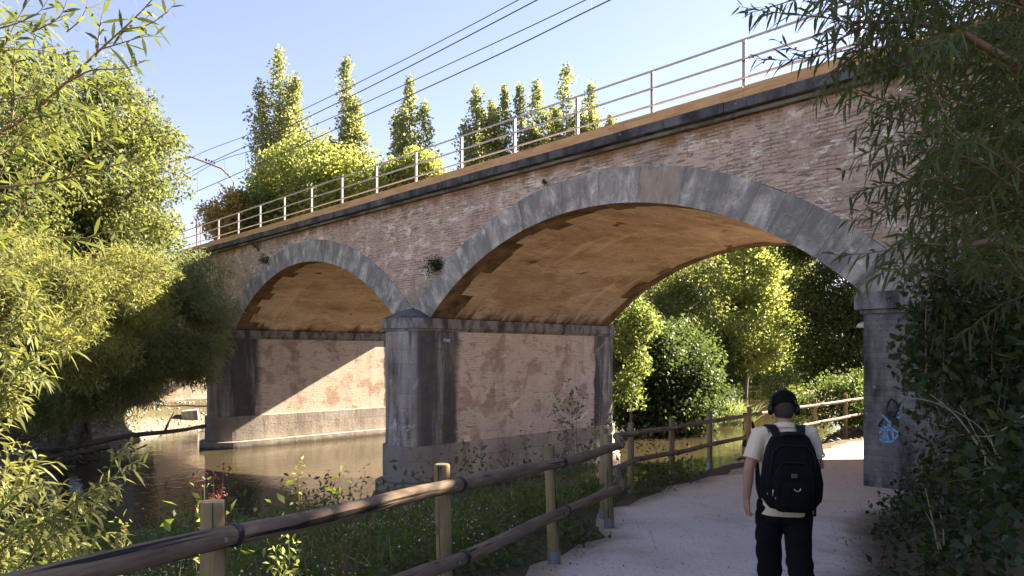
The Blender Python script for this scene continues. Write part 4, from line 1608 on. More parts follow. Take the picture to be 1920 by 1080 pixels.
S.b.tube([(0, 0, -.2), tuple(at(-700, 700, 3.8) - org), tuple(at(-420, 480, 3.7) - org), tuple(at(-150, 330, 3.65) - org), tuple(at(0, 247, 3.6) - org)], [.05, .04, .03, .022, .013], 8, caps=False)
S.b.tube([(0.1, 0, -.2), tuple(at(-600, 780, 3.9) - org), tuple(at(-350, 500, 3.8) - org), tuple(at(-120, 370, 3.75) - org), tuple(at(0, 352, 3.7) - org)], [.04, .035, .025, .016, .011], 8, caps=False)
kw = dict(leaf_l=.13, leaf_w=.018, gap=.022)
sh(S, [(0, 247), (45, 228), (80, 195), (125, 155), (145, 135), (185, 95), (230, 55), (270, 20), (310, -30)], 3.6, 3.5, org, r=.011, bare=.05, **kw)
sh(S, [(125, 155), (170, 130), (215, 130), (245, 128), (272, 112)], 3.55, 3.4, org, r=.006, bare=.05, **kw)
sh(S, [(140, 140), (175, 165), (215, 178), (255, 187)], 3.55, 3.4, org, r=.005, bare=.1, **kw)
sh(S, [(182, 100), (187, 50), (200, -10)], 3.5, 3.5, org, r=.005, bare=.1, **kw)
sh(S, [(60, 60), (100, 42), (118, 25), (128, -10)], 3.8, 3.7, org, r=.005, bare=0, **kw)
sh(S, [(22, 235), (26, 180), (26, 110), (30, 62)], 3.4, 3.4, org, r=.005, bare=.05, **kw)
sh(S, [(0, 352), (60, 346), (120, 336), (170, 325), (215, 310), (285, 290)], 3.7, 3.5, org, r=.009, bare=.05, **kw)
sh(S, [(120, 336), (160, 300), (185, 262), (240, 250)], 3.6, 3.4, org, r=.005, bare=.1, **kw)
sh(S, [(40, 225), (95, 215), (140, 208), (180, 205)], 3.5, 3.3, org, r=.005, bare=.1, **kw)
sh(S, [(230, 55), (270, 50), (300, 35), (330, 5)], 3.5, 3.4, org, r=.004, bare=.05, **kw)
sh(S, [(190, 92), (230, 80), (262, 70), (295, 65)], 3.5, 3.35, org, r=.004, bare=.05, **kw)
sh(S, [(45, 55), (75, 70), (105, 90), (115, 118)], 3.8, 3.7, org, r=.004, bare=.0, **kw)
sh(S, [(-30, 60), (30, 45), (75, 25), (95, -10)], 3.7, 3.7, org, r=.005, bare=.0, **kw)
sh(S, [(125, 60), (150, 40), (165, 10), (162, -20)], 3.7, 3.7, org, r=.004, bare=.0, **kw)
sh(S, [(90, 440), (150, 455), (200, 430), (265, 435)], 3.6, 3.4, org, r=.005, bare=.0, **kw)
for k in range(46):
    x0, y0 = random.uniform(-160, 40), random.uniform(-20, 560)
    ln = random.uniform(70, 190)
    a = random.uniform(-1.2, .35)
    x1, y1 = x0 + ln * math.cos(a), y0 + ln * math.sin(a)
    D = random.uniform(3.3, 4.6)
    sh(S, [(x0, y0), ((x0 + x1) / 2, (y0 + y1) / 2 - 12), (x1, y1)], D, D - random.uniform(-.2, .3), org, r=.004, bare=.1, **kw)
S.build(root, M['twig'], LM['willow_near'], .2)

# left: lower bunches standing in the sun behind the fence
for nm, lab, o_px, lst in (
    ('willow_shoots', 'sunlit willow shoots at the middle of the left edge, leaves pale and drooping', (-260, 1000, 3.6),
     [[(-60, 790), (20, 720), (70, 660), (100, 610)], [(-60, 760), (30, 690), (90, 655)], [(-80, 800), (0, 745), (60, 712), (95, 705)], [(-60, 700), (10, 640), (50, 590), (60, 565)], [(-60, 830), (0, 790), (40, 765)], [(-60, 740), (0, 680), (20, 620)], [(-40, 640), (20, 610), (45, 580)]]),
    ('willow_shoots', 'sunlit leafy willow shoots in the lower left corner behind the fence rail', (-60, 1250, 3.25),
     [[(-20, 1090), (60, 1000), (130, 945), (200, 905), (272, 868)], [(90, 980), (140, 940), (185, 915), (215, 862), (222, 835)], [(-30, 1010), (10, 950), (35, 890), (50, 860)], [(20, 1080), (90, 1010), (150, 975), (185, 940)], [(0, 960), (40, 920), (85, 905)],
      [(-30, 1060), (40, 1000), (100, 970), (145, 985)], [(40, 1100), (110, 1040), (165, 1010), (190, 1005)], [(60, 1110), (130, 1060), (175, 1040)], [(-20, 1040), (20, 990), (60, 970)], [(-30, 930), (0, 900), (20, 870)]])):
    org = at(*o_px)
    org[2] = gz(org[0], org[1])
    root = empty(nm, org)
    tag(root, lab, 'willow')
    S = Shoots()
    for q, px in enumerate(lst):
        D = o_px[2] + random.uniform(-.15, .2)
        p0 = at(px[0][0], px[0][1], D)
        S.b.tube([(random.uniform(-.1, .1), random.uniform(-.1, .1), -.15), tuple((p0 - org) * .6 + np.array([0, 0, .1])), tuple(p0 - org)], [.009, .007, .006], 5, caps=False)
        sh(S, px, D, D - .15, org, r=.006, bare=0, leaf_l=.105, leaf_w=.016, gap=.016)
        for _ in range(5):
            i = random.randrange(len(px) - 1)
            x0, y0 = px[i]
            ln = random.uniform(40, 90)
            a = random.uniform(-1.5, .5)
            sh(S, [(x0, y0), (x0 + ln * .5 * math.cos(a), y0 + ln * .5 * math.sin(a) - 6), (x0 + ln * math.cos(a), y0 + ln * math.sin(a))], D, D - .1 + random.uniform(-.15, .25), org, r=.003, bare=0, leaf_l=.09, leaf_w=.014, gap=.016)
    S.build(root, M['stem'], LM['willow'], .3)

# right: the big willow over the path
org = np.array([5.6, 6.0, gz(5.6, 6.0)])
root = empty('willow_tree', org)
tag(root, 'big dark willow overhanging the path from the right edge of the photo', 'willow')
S = Shoots()
S.b.tube([(0, 0, -.4), (-.1, .1, 1.5), (-.5, -.1, 3.0), (-1.0, -.3, 4.3), (-1.3, -.6, 5.6)], [.2, .16, .12, .08, .03], 10, caps=False)
kw = dict(leaf_l=.155, leaf_w=.021, gap=.026)
for br in ([(2000, 240), (1900, 120), (1800, 60), (1700, 40), (1600, 42)], [(2000, 420), (1900, 330), (1820, 300), (1740, 290)], [(2050, 560), (1950, 480), (1860, 450), (1770, 470)], [(2050, 160), (1950, 20), (1850, -40), (1760, -60)]):
    S.b.tube([tuple(at(x, y, 5.2 - .15 * i) - org) for i, (x, y) in enumerate(br)], [.05, .035, .025, .016, .01][:len(br)], 6, caps=False)
for px, D0, D1 in (
    ([(1640, 60), (1570, 35), (1500, 28), (1440, 22), (1385, 12)], 4.6, 4.2), ([(1650, 70), (1590, 95), (1530, 105), (1470, 115), (1410, 108)], 4.5, 4.2),
    ([(1600, 60), (1550, 85), (1500, 100), (1455, 75)], 4.5, 4.2), ([(1620, 90), (1575, 125), (1545, 150), (1530, 195)], 4.5, 4.3),
    ([(1720, 200), (1660, 190), (1610, 175), (1560, 160)], 4.7, 4.4), ([(1760, 280), (1690, 290), (1630, 310), (1575, 320)], 4.7, 4.4),
    ([(1780, 330), (1700, 345), (1640, 350), (1580, 372)], 4.8, 4.5), ([(1800, 380), (1720, 375), (1660, 385), (1600, 400)], 4.8, 4.5),
    ([(1780, 460), (1710, 455), (1640, 475), (1565, 478)], 4.6, 4.4), ([(1720, 230), (1670, 220), (1630, 215), (1600, 260)], 4.7, 4.5),
    ([(1560, 0), (1500, -5), (1450, 12), (1400, 25)], 4.5, 4.3), ([(1700, 120), (1640, 130), (1600, 140), (1580, 210)], 4.6, 4.4),
    ([(1750, 250), (1700, 262), (1660, 270), (1600, 300)], 4.5, 4.3), ([(1770, 520), (1700, 500), (1650, 510), (1600, 545)], 4.7, 4.5)):
    sh(S, px, D0, D1, org, r=.007, bare=.02, **kw)
for k in range(300):
    x0, y0 = random.uniform(1735, 2080), random.uniform(-140, 560)
    if x0 < 1735 + (y0 - 100) * .08 + 40 * random.random():
        continue
    ln = random.uniform(90, 210)
    a = PI + random.uniform(-1.0, .75)
    if y0 > 400 and random.random() < .4:
        a = PI - random.uniform(.2, 1.1)
    x1, y1 = x0 + ln * math.cos(a), y0 - ln * math.sin(a)
    D = random.uniform(4.3, 6.4)
    sh(S, [(x0, y0), ((x0 + x1) / 2, (y0 + y1) / 2 - 18), (x1, y1)], D, D - random.uniform(-.1, .5), org, r=.004, bare=.1, **kw)
for k in range(60):                                   # fringe hanging in at the top
    x0, y0 = random.uniform(1600, 1800), random.uniform(-120, 90)
    ln = random.uniform(60, 150)
    a = PI + random.uniform(-.9, .9)
    D = random.uniform(4.3, 5.6)
    sh(S, [(x0, y0), (x0 + ln * .5 * math.cos(a), y0 - ln * .5 * math.sin(a) - 12), (x0 + ln * math.cos(a), y0 - ln * math.sin(a))], D, D - .2, org, r=.004, bare=.1, **kw)
S.build(root, M['twig'], LM['willow_dark'], .3)
cl = sample_env([ell(1960, 150, 7.2, 1.1, 1.9), ell(1880, 350, 7.4, .75, 1.2), ell(2000, 420, 6.6, 1.0, 1.3), ell(1860, 20, 7.4, .8, 1.0), ell(2150, 200, 6, 1.0, 2.4), ell(2200, -200, 6, 1.2, 1.5), ell(1950, -150, 6.5, 1.0, .8)], 300, .2) - org
leaf_cloud('crown', cl, np.array([.2, .2, .2]), 55, .15, .16, LM['willow_dark'], root, .4, -.5, .5, 'long')

# brambles and ivy on the right bank
org = np.array([4.9, 6.6, gz(4.9, 6.6)])
root = empty('bramble_bush', org)
tag(root, 'dark bramble thicket with oval leaves in front of the right abutment', 'bush')
cl = sample_env([ell(1900, 600, 6.6, .75, .7), ell(1830, 570, 6.8, .36, .5), ell(1940, 760, 6.4, .7, .6), ell(1870, 730, 6.8, .45, .45), ell(2000, 700, 6, .8, 1.0)], 110, .1) - org
b = MB()
for c in cl[::4]:
    b.tube([(0, 0, 0), tuple(c * .5 + np.array([.2, 0, .45])), tuple(c)], [.012, .008, .004], 4, caps=False)
for k in range(16):
    x0, y0 = random.uniform(1730, 1900), random.uniform(520, 640)
    D = random.uniform(5.6, 6.6)
    ln = random.uniform(90, 260)
    P = [at(x0 + 10, y0 - 20, D), at(x0, y0 + ln * .4, D - .1), at(x0 - 8 + random.uniform(-14, 14), y0 + ln, D - .15)]
    c = bez(rel(P, org))
    b.tube([tuple(p) for p in c], .004, 4, caps=False)
    cl = np.concatenate([cl, c[::2]])
b.build('stem', M['twig'], root)
leaf_cloud('foliage', cl, np.array([.13, .13, .13]), 24, .085, .62, LM['bramble'], root, .7, -.5, .4)

# thin dry stalks leaning across the abutment
root = empty('dry_stalks', at(1880, 900, 4.9))
tag(root, 'pale dry stalks arching over the dark undergrowth in front of the abutment', 'dry stalks')
org = np.array(root.location)
b = MB()
for px in ([(1880, 900), (1830, 830), (1790, 770), (1740, 748), (1690, 745)], [(1870, 880), (1810, 800), (1780, 765), (1745, 740)], [(1840, 940), (1850, 850), (1800, 760)], [(1900, 900), (1840, 800), (1790, 770)], [(1760, 1030), (1745, 960), (1735, 915)], [(1765, 1030), (1752, 990), (1735, 960)], [(1770, 1020), (1768, 980), (1762, 960)], [(1920, 780), (1860, 820), (1800, 815)], [(1900, 1010), (1860, 940), (1820, 900)], [(1890, 1050), (1840, 1000), (1790, 960)], [(1920, 960), (1880, 930), (1850, 870)]):
    c = bez(rel([at(x, y, 4.9) for x, y in px], org))
    b.tube([tuple(p) for p in c], [.0065 * (1 - .6 * i / 13) for i in range(14)], 5, caps=False)
b.build('stem', M['twigpale'], root)

# ================================================================== GROUND COVER
def scatter(cond, xr, yr, n):
    x = rng.uniform(*xr, n)
    y = rng.uniform(*yr, n)
    k = cond(x, y)
    x, y = x[k], y[k]
    return np.stack([x, y, ground_z(x, y)], 1)


def cover(name, pts, per, sig, L, asp, mat, hz=.12, up=.8, tone_c=.5, shape='rhomb', droop=-.1):
    pts = pts.copy()
    pts[:, 2] += np.abs(rng.normal(size=len(pts))) * hz
    o = leaf_cloud(name, pts, np.array(sig), per, L, asp, LM[mat], None, up, droop, tone_c, shape)
    tag(o, kind='stuff')
    return o


def bank(x, y):
    t, s = w2ts(x, y)
    d = path_dist(x, y)
    dr = np.interp(s, RB_S, RB_T) - t
    lim = np.interp(y, [7.4, 8.6], [1.05, 1.62]) + .14 * np.sin(x * 5 + y * 3.3)
    return (d > lim) & (dr > .4) & (t > .5) & (s < 2.5)


P = scatter(bank, (-9, 3.5), (1, 14), 5200)
dens = rng.uniform(0, 1, len(P)) < np.interp(P[:, 1], [2, 8, 14], [1, 1, .6])
cover('ground_cover', P[dens], 9, (.12, .12, .07), .085, .62, 'weed', .10)
P = scatter(lambda x, y: bank(x, y) & (np.sin(x * 2.1) * np.sin(y * 1.7 + x) > .1), (-9, 3.5), (2, 13), 3600)
cover('tall_weeds', P, 12, (.1, .1, .2), .10, .45, 'weed', .30, .5)
P = scatter(lambda x, y: bank(x, y) & (path_dist(x, y) > 1.9), (-6, 2.5), (2.5, 12), 520)
cover('grass', P, 14, (.10, .10, .05), .38, .022, 'mid', .0, .1, .6, 'long', 1.6)
P = scatter(lambda x, y: bank(x, y) & (path_dist(x, y) > 2.0), (-3, 2.5), (5, 12), 110)
cover('dry_grass', P, 9, (.12, .12, .05), .5, .016, 'straw', .0, .1, .6, 'long', 1.8)
P = scatter(lambda x, y: bank(x, y) & (np.sin(x * 1.3 + 1) * np.sin(y * 1.1) > -.1), (-5, .2), (2.8, 9), 260)
P[:, 2] += .16
cover('white_flowers', P, 9, (.09, .09, .06), .022, .9, 'white', .12)
P = scatter(lambda x, y: bank(x, y) & (np.sin(x * 2.3) * np.sin(y * 2.9 + 1) > .35), (-4.5, .5), (2.8, 8), 150)
cover('red_weeds', P, 12, (.08, .08, .16), .04, .4, 'red', .3, .3)


def rbank(x, y):
    t, s = w2ts(x, y)
    return (path_dist(x, y) > 1.75) & (t < 1.2) & (s < .0) & (y > 2)


P = scatter(lambda x, y: rbank(x, y) & (path_dist(x, y) > 1.95 + .25 * np.sin(y * 2.1)), (2, 10), (2.5, 13), 4200)
cover('ivy', P, 12, (.11, .11, .08), .075, .75, 'ivy', .14, 1.0)
P = scatter(lambda x, y: rbank(x, y) & (np.hypot(x - 5.15, y - 9.9) < 1.15), (3.5, 7), (8, 12), 500)
P[:, 2] += .3 * np.clip(1.15 - np.hypot(P[:, 0] - 5.15, P[:, 1] - 9.9), 0, 1)
cover('ivy', P, 14, (.10, .10, .10), .07, .75, 'ivy', .16, 1.0)
P = scatter(lambda x, y: rbank(x, y) & (path_dist(x, y) > 2.2), (3, 8), (3, 9), 130)
cover('dry_grass', P, 8, (.12, .12, .08), .45, .012, 'straw', .05, .1, .6, 'long', 1.0)
P = scatter(lambda x, y: rbank(x, y) & (path_dist(x, y) > 2.1), (2.5, 8), (2.5, 9.5), 900)
cover('tall_weeds', P, 12, (.12, .12, .22), .10, .5, 'bramble', .4, .5)
# litter on the edges of the path
P = scatter(lambda x, y: (np.abs(path_dist(x, y) - np.where((x < .437 * (y - 3.2) + .2) & (y < 8), 1.2, 1.75)) < .35) & (w2ts(x, y)[1] < 1), (-3, 7), (2, 12), 900)
P[:, 2] = path_z(P[:, 0], P[:, 1]) + .012
o = leaf_cloud('fallen_leaves', P, np.array([.10, .10, .002]), 7, .035, .5, LM['litter'], None, 6, 0, .3)
tag(o, kind='stuff')
P = scatter(lambda x, y: (path_dist(x, y) < 1.6), (-3, 7), (3, 16), 420)
P[:, 2] = path_z(P[:, 0], P[:, 1]) + .012
o = leaf_cloud('fallen_leaves', P, np.array([.2, .2, .002]), 3, .03, .5, LM['litter'], None, 6, 0, .3)
tag(o, kind='stuff')
# greenery on the low banks beyond the bridge and on the left bank
P = scatter(lambda x, y: (path_dist(x, y) > 1.8) & (w2ts(x, y)[1] > 10) & (np.interp(w2ts(x, y)[1], RB_S, RB_T) - w2ts(x, y)[0] > 2.2) & (w2ts(x, y)[0] > 1), (3, 40), (14, 45), 2600)
cover('ground_cover', P, 10, (.2, .2, .12), .13, .6, 'weed', .2)
P = scatter(lambda x, y: (w2ts(x, y)[0] - np.interp(w2ts(x, y)[1], LB_S, LB_T) > 1.0) & (w2ts(x, y)[1] < -.3), (-32, -8), (8, 36), 2200)
cover('ground_cover', P, 14, (.35, .35, .25), .17, .4, 'willow_grey', .35)
P = scatter(lambda x, y: (w2ts(x, y)[0] - np.interp(w2ts(x, y)[1], LB_S, LB_T) > .6) & (w2ts(x, y)[1] > 12) & (w2ts(x, y)[0] > 14), (0, 60), (28, 110), 2600)
cover('ground_cover', P, 9, (.5, .5, .3), .3, .6, 'dark', .4)

# ---- gravel
def stones(name, P, r0, r1, mat):
    V, F = [], []
    ico = np.array([(1, 0, 0), (-1, 0, 0), (0, 1, 0), (0, -1, 0), (0, 0, 1), (0, 0, -1)], float)
    tri = np.array([(0, 2, 4), (2, 1, 4), (1, 3, 4), (3, 0, 4), (2, 0, 5), (1, 2, 5), (3, 1, 5), (0, 3, 5)])
    n = len(P)
    r = rng.uniform(r0, r1, (n, 1, 1)) * rng.uniform(.6, 1.3, (n, 1, 3)) * np.array([1, 1, .6])
    a = rng.uniform(0, 6.28, n)
    rot = np.zeros((n, 3, 3))
    rot[:, 0, 0] = np.cos(a); rot[:, 0, 1] = -np.sin(a); rot[:, 1, 0] = np.sin(a); rot[:, 1, 1] = np.cos(a); rot[:, 2, 2] = 1
    V = np.einsum('nij,nkj->nki', rot, ico[None] * r * rng.uniform(.8, 1.2, (n, 6, 1))) + P[:, None, :]
    F = (tri[None] + (np.arange(n) * 6)[:, None, None]).reshape(-1, 3)
    o = raw_mesh(name, V.reshape(-1, 3), F, mat, tone=np.repeat(rng.uniform(0, 1, n), 8))
    tag(o, kind='stuff')


N = NT('river_pebbles')
M['pebble'] = N.out(N.ramp(N.attr('tone'), (0, (.15, .14, .13)), (1, (.42, .38, .34))), .85)
P = scatter(lambda x, y: (w2ts(x, y)[1] > 6) & (w2ts(x, y)[1] < 20) & (np.interp(w2ts(x, y)[1], RB_S, RB_T) - w2ts(x, y)[0] > -.3) & (path_dist(x, y) > 1.9), (4, 22), (17, 34), 9000)
stones('gravel', P, .035, .09, M['pebble'])
P = scatter(lambda x, y: (w2ts(x, y)[0] - np.interp(w2ts(x, y)[1], LB_S, LB_T) > -.4) & (w2ts(x, y)[1] < 9) & (w2ts(x, y)[1] > -8) & (w2ts(x, y)[0] < 38.3), (-30, -8), (24, 48), 3500)
stones('gravel', P, .05, .13, M['pebble'])

# ---- reeds on the bank upstream
org = np.array(on_ground(1350, 40))
org[2] = max(org[2], ZW)
root = empty('reed_clump', org)
tag(root, 'silvery clump of tall reeds at the water edge beyond the arch', 'reeds')
P = np.stack([rng.normal(0, .75, 60), rng.normal(0, .4, 60), np.full(60, .15)], 1)
leaf_cloud('blades', P, np.array([.12, .12, .08]), 16, 1.75, .022, LM['reed'], root, .1, 2.2, .6, 'long', bend=.35)
org = np.array(on_ground(1300, 37.5))
org[2] = max(org[2], ZW)
root = empty('reed_clump', org)
tag(root, 'smaller darker green reed clump left of the silvery one', 'reeds')
P = np.stack([rng.normal(0, .5, 36), rng.normal(0, .3, 36), np.full(36, .15)], 1)
leaf_cloud('blades', P, np.array([.12, .12, .08]), 14, 1.7, .022, LM['mid'], root, .1, 2.2, .6, 'long', bend=.25)

# ---- driftwood on the left bank
def log(name, px, D, r, label, mat='bark', group=None, branches=0):
    P = [at(x, y, D + dd) for x, y, dd in px]
    org = P[0].copy()
    c = bez(rel(P, org), 12)
    b = MB()
    n = len(c)
    b.tube([tuple(p) for p in c], [r * (1 - .55 * i / (n - 1)) * random.uniform(.92, 1.08) for i in range(n)], 9)
    for k in range(branches):
        i = random.randrange(2, n - 2)
        d = Vector((random.uniform(-.5, .8), random.uniform(-.4, .2), random.uniform(.2, .9)))
        b.tube([tuple(c[i]), Vector(c[i]) + d * .5, Vector(c[i]) + d * 1.1 + Vector((0, 0, -.1))], [r * .35, r * .22, r * .08], 5)
    o = b.build(name, M[mat], None, smooth=True)
    o.location = org
    tag(o, label, 'log', group)
    return o


log('fallen_log', [(-60, 862, 0), (60, 850, 0), (160, 836, .3), (240, 812, .6), (320, 813, .8), (388, 798, 1)], 26, .16, 'long thin driftwood branch reaching from the left bank across the water', 'bark', None, 3)
log('fallen_log', [(-40, 880, 0), (60, 862, 0), (130, 852, .2), (205, 838, .6)], 25.6, .17, 'thick pale grey log lying just below the long driftwood branch', 'bark', None, 1)
log('fallen_log', [(8, 882, 0), (80, 881, 0), (142, 876, .2)], 24.3, .20, 'short brown broken log at the waterline below the two longer logs', 'bark')
log('fallen_log', [(-20, 800, 0), (60, 770, 0), (125, 742, .5), (210, 762, .8)], 25.5, .13, 'dead grey branch arching under the willow above the logs', 'bark', None, 4)
log('dead_stump', [(166, 845, 0), (164, 800, 0), (155, 755, .1)], 26.4, .17, 'dark upright dead trunk standing among the driftwood on the left bank', 'bark')
b = MB()
for k in range(130):
    x, y = random.uniform(-60, 250), random.uniform(785, 850)
    D = random.uniform(25, 28)
    p = at(x, y, D)
    p[2] = max(gz(p[0], p[1]), ZW) + random.uniform(0, .35)
    d = np.array([random.uniform(-1, 1), random.uniform(-.5, .5), random.uniform(-.25, .5)]) * random.uniform(.4, 1.1)
    b.tube([tuple(p - d * .5), tuple(p + np.array([0, 0, random.uniform(-.1, .1)])), tuple(p + d * .5)], random.uniform(.01, .03), 4)
tag(b.build('driftwood', M['bark']), kind='stuff')
p = at(357, 786, 38)
b = MB()
b.prism([(-.42, -.3), (.40, -.34), (.45, .28), (-.38, .33)], -.15, .42)
o = b.build('stone_block', M['stone'], None, bevel=.04)
o.location = (p[0], p[1], gz(p[0], p[1]))
o.rotation_euler = (.06, -.08, .4)
tag(o, 'squared stone block lying on the shingle beside the left pier', 'stone')

# ---- individual weeds behind the fence
def weed(name, px, D, label, top, leaf, n_st, mat, spread=.12, stem='stem', leaf_l=.06, asp=.45, per=6, cat='weed', sig=.05, from_q=.25):
    base = at(px[0], px[1], D)
    base[2] = gz(base[0], base[1])
    root = empty(name, base)
    tag(root, label, cat)
    b = MB()
    cl = []
    for k in range(n_st):
        tp = at(top[0] + random.uniform(-1, 1) * spread * 200 * (k > 0), top[1] + random.uniform(0, 1) * 60 * (k > 0), D) - base
        tp[1] += random.uniform(-.1, .1)
        m = tp * .55 + np.array([random.uniform(-.04, .04), 0, tp[2] * .06])
        c = bez([(random.uniform(-.03, .03), 0, -.05), m, tp], 12)
        b.tube([tuple(p) for p in c], [.007 * (1 - .75 * i / 11) for i in range(12)], 5, caps=False)
        cl += [tuple(p) for p in c[int(12 * from_q):]]
    b.build('stem', M[stem], root)
    leaf_cloud('foliage', np.array(cl), np.array([sig, sig, sig]), per, leaf_l, asp, LM[mat], root, .6, -.1, .5)


weed('dock_plant', (405, 1120), 3.7, 'red dock stem with seed heads standing behind the nearest fence post', (420, 878), 0, 4, 'red', .2, 'twig', .022, .6, 16, 'weed', .018, .35)
weed('weed_plant', (375, 1110), 4.1, 'small yellow-green herb left of the red dock stem', (388, 905), 0, 2, 'yellow', .1, per=8, leaf_l=.05, sig=.035)
weed('weed_plant', (580, 1050), 5.3, 'slender stem with yellow leafy tip, in front of the river', (556, 872), 0, 1, 'yellow', .05, 'twig', .04, .45, 9, 'weed', .025, .5)
weed('weed_plant', (600, 1050), 5.2, 'nettle with drooping leafy top leaning right before the river', (640, 885), 0, 1, 'weed', .05, 'twig', .06, .5, 8, 'weed', .03, .5)
weed('weed_plant', (640, 1040), 5.4, 'reddish branched stem with a small leafy tip near the mid pier foot', (680, 888), 0, 3, 'yellow', .2, 'twig', .035, .45, 5, 'weed', .025, .55)
weed('weed_plant', (540, 1120), 4.4, 'yellow nettle standing right behind the foreground rail', (540, 1000), 0, 2, 'yellow', .12, per=10, leaf_l=.05, sig=.03)
weed('weed_plant', (225, 1100), 4.2, 'lone yellow-green nettle rising before the dark water', (222, 985), 0, 1, 'yellow', .05, per=14, leaf_l=.045, sig=.025, from_q=.4)
weed('weed_plant', (1085, 960), 10.2, 'tall sapling with feathery leaves against the mid pier', (1072, 728), 0, 3, 'mid', .3, 'twig', .085, .42, 9, 'sapling', .09, .3)
weed('weed_plant', (1060, 960), 10.5, 'thin sapling leaning right across the foot of the mid pier', (1150, 762), 0, 2, 'mid', .2, 'twig', .08, .42, 6, 'sapling', .08, .35)
weed('weed_plant', (905, 1010), 8.5, 'leafy weed with curling tip before the plinth of the mid pier', (900, 838), 0, 3, 'dark', .25, 'stem', .06, .45, 6, 'weed', .05, .3)
weed('weed_plant', (990, 990), 8.8, 'bushy weed between the second and third fence posts', (985, 815), 0, 4, 'weed', .3, 'stem', .05, .45, 7, 'weed', .06, .3)

# ---- small plants rooted in the bridge masonry
for px, py, r, n, lab in ((823, 495, .27, 16, 'dark green tuft growing from the facade beside the large arch ring'), (502, 486, .20, 10, 'small dark tuft on the ring of the left arch'),
                          (1027, 344, .055, 4, 'tiny tuft of weed above the large arch ring'), (486, 464, .14, 6, 'dark withered growth hanging under the cornice on the left')):
    A = np.array([[(px - 960) / FPX, -U[0]], [1, -U[1]]])
    k, t = np.linalg.solve(A, P0)
    x, y = ts2w(t, -.10)
    root = empty('wall_plant', (x, y, CAM_H + k * (665 - py) / FPX - r * .8))
    tag(root, lab, 'plant')
    cl = np.stack([rng.normal(0, r * .45, n), rng.normal(0, r * .2, n) - .06, rng.uniform(.1, 2.0, n) * r * .8], 1)
    b = MB()
    for c in cl:
        b.tube([(0, .12, 0), tuple(c)], [.006, .003], 4, caps=False)
    b.build('stem', M['stem'], root)
    leaf_cloud('foliage', cl, np.array([r * .25] * 3), 30, .035 + .18 * r, .4, LM['ivy'], root, .3, .3)

# tall tree standing on the right bank, just outside the frame, shading the path
org = np.array([9.6, 8.6, gz(9.6, 8.6)])
make_tree('broadleaf_tree', 'tall dark tree out of frame on the right bank, there to shade the path', 'tree', tuple(org), (9.4, 8.8, 9.5),
          [(9.2, 8.6, 7.4, 2.6, 2.2, 2.2), (7.6, 7.2, 6.2, 1.6, 1.4, 1.5), (9.8, 9.6, 9.6, 1.8, 1.6, 1.6), (6.9, 6.2, 5.2, 1.0, 1.0, 1.0)], 170, 80, .36, .15, .6, 'dark', .2, 18)

# ================================================================== PEOPLE
def m_cloth(name, c, rough=.85, wr=.35, scale=9, var=.12, spec=.15):
    N = NT(name)
    v = N.obj()
    n1 = N.noise(N.mapp(v, (1, 1, .6)), scale, 4, .5, .8)
    col = N.mix(n1, tuple(x * (1 - var) for x in c), tuple(min(1, x * (1 + var)) for x in c))
    weave = N.noise(v, 260, 2)
    h = N.math('ADD', n1, N.math('MULTIPLY', weave, .06))
    return N.out(col, rough, N.bump(h, wr, .03), spec=spec)


N = NT('skin')
v = N.obj()
M['skin'] = N.out(N.mix(N.noise(v, 14, 4), (.36, .19, .125), (.44, .25, .17)), .5, N.bump(N.noise(v, 120, 3), .12, .003), spec=.35, **{'Subsurface Weight': .08, 'Subsurface Radius': (.01, .005, .003), 'Subsurface Scale': .5})
M['hair'] = m_simple('short_dark_hair', (.045, .032, .025), .7, 0, .3, .4, 60, .5, .004)
M['polo'] = m_cloth('cream_polo', (.72, .60, .44), wr=.6, scale=7)
M['trousers'] = m_cloth('black_trousers', (.010, .010, .011), .9, 1.0, 7, .12, .08)
M['cap'] = m_cloth('dark_cap', (.008, .008, .0085), spec=.06)
M['pack'] = m_cloth('black_pack_fabric', (.0065, .0065, .008), .75, .8, 8, .3, .1)
M['packtrim'] = m_simple('black_pack_trim', (.009, .009, .011), .6, 0, .2)
M['phones'] = m_simple('black_headphone_plastic', (.008, .008, .008), .42, 0, .3)
M['metal'] = m_simple('bright_metal', (.6, .6, .6), .3, .9)
M['badge'] = m_simple('grey_badge', (.45, .44, .43), .4, .4)
M['vest'] = m_cloth('yellow_green_vest', (.40, .50, .05))
M['shorts'] = m_cloth('dark_shorts', (.03, .03, .035))
M['shoe_d'] = m_simple('dark_shoes', (.02, .02, .022), .6)
M['shoe_s'] = m_simple('white_sole', (.6, .6, .58), .7)


def ring_loft(b, rings, seg=18, caps=True):
    """rings: (cx, cy, cz, rx, ry[, tilt_x, exponent]) stacked; superellipse cross sections"""
    ids = []
    for r in rings:
        cx, cy, cz, rx, ry = r[:5]
        e = r[5] if len(r) > 5 else 2.0
        tilt = r[6] if len(r) > 6 else 0.0
        pts = []
        for k in range(seg):
            th = 2 * PI * k / seg
            c, s_ = math.cos(th), math.sin(th)
            x = rx * math.copysign(abs(c) ** (2 / e), c)
            y = ry * math.copysign(abs(s_) ** (2 / e), s_)
            pts.append((cx + x, cy + y, cz + tilt * y))
        ids.append(b.vert(*pts))
    for i0, i1 in zip(ids[:-1], ids[1:]):
        for k in range(seg):
            b.face((i0 + k, i0 + (k + 1) % seg, i1 + (k + 1) % seg, i1 + k))
    if caps:
        b.face([ids[0] + k for k in range(seg)][::-1])
        b.face([ids[-1] + k for k in range(seg)])


def ball(b, c, r, seg=14):
    rx, ry, rz = r if hasattr(r, '__len__') else (r, r, r)
    rings = []
    for j in range(1, seg // 2):
        a = PI * j / (seg // 2)
        rings.append((c[0], c[1], c[2] - rz * math.cos(a), rx * math.sin(a), ry * math.sin(a)))
    ring_loft(b, rings, seg)


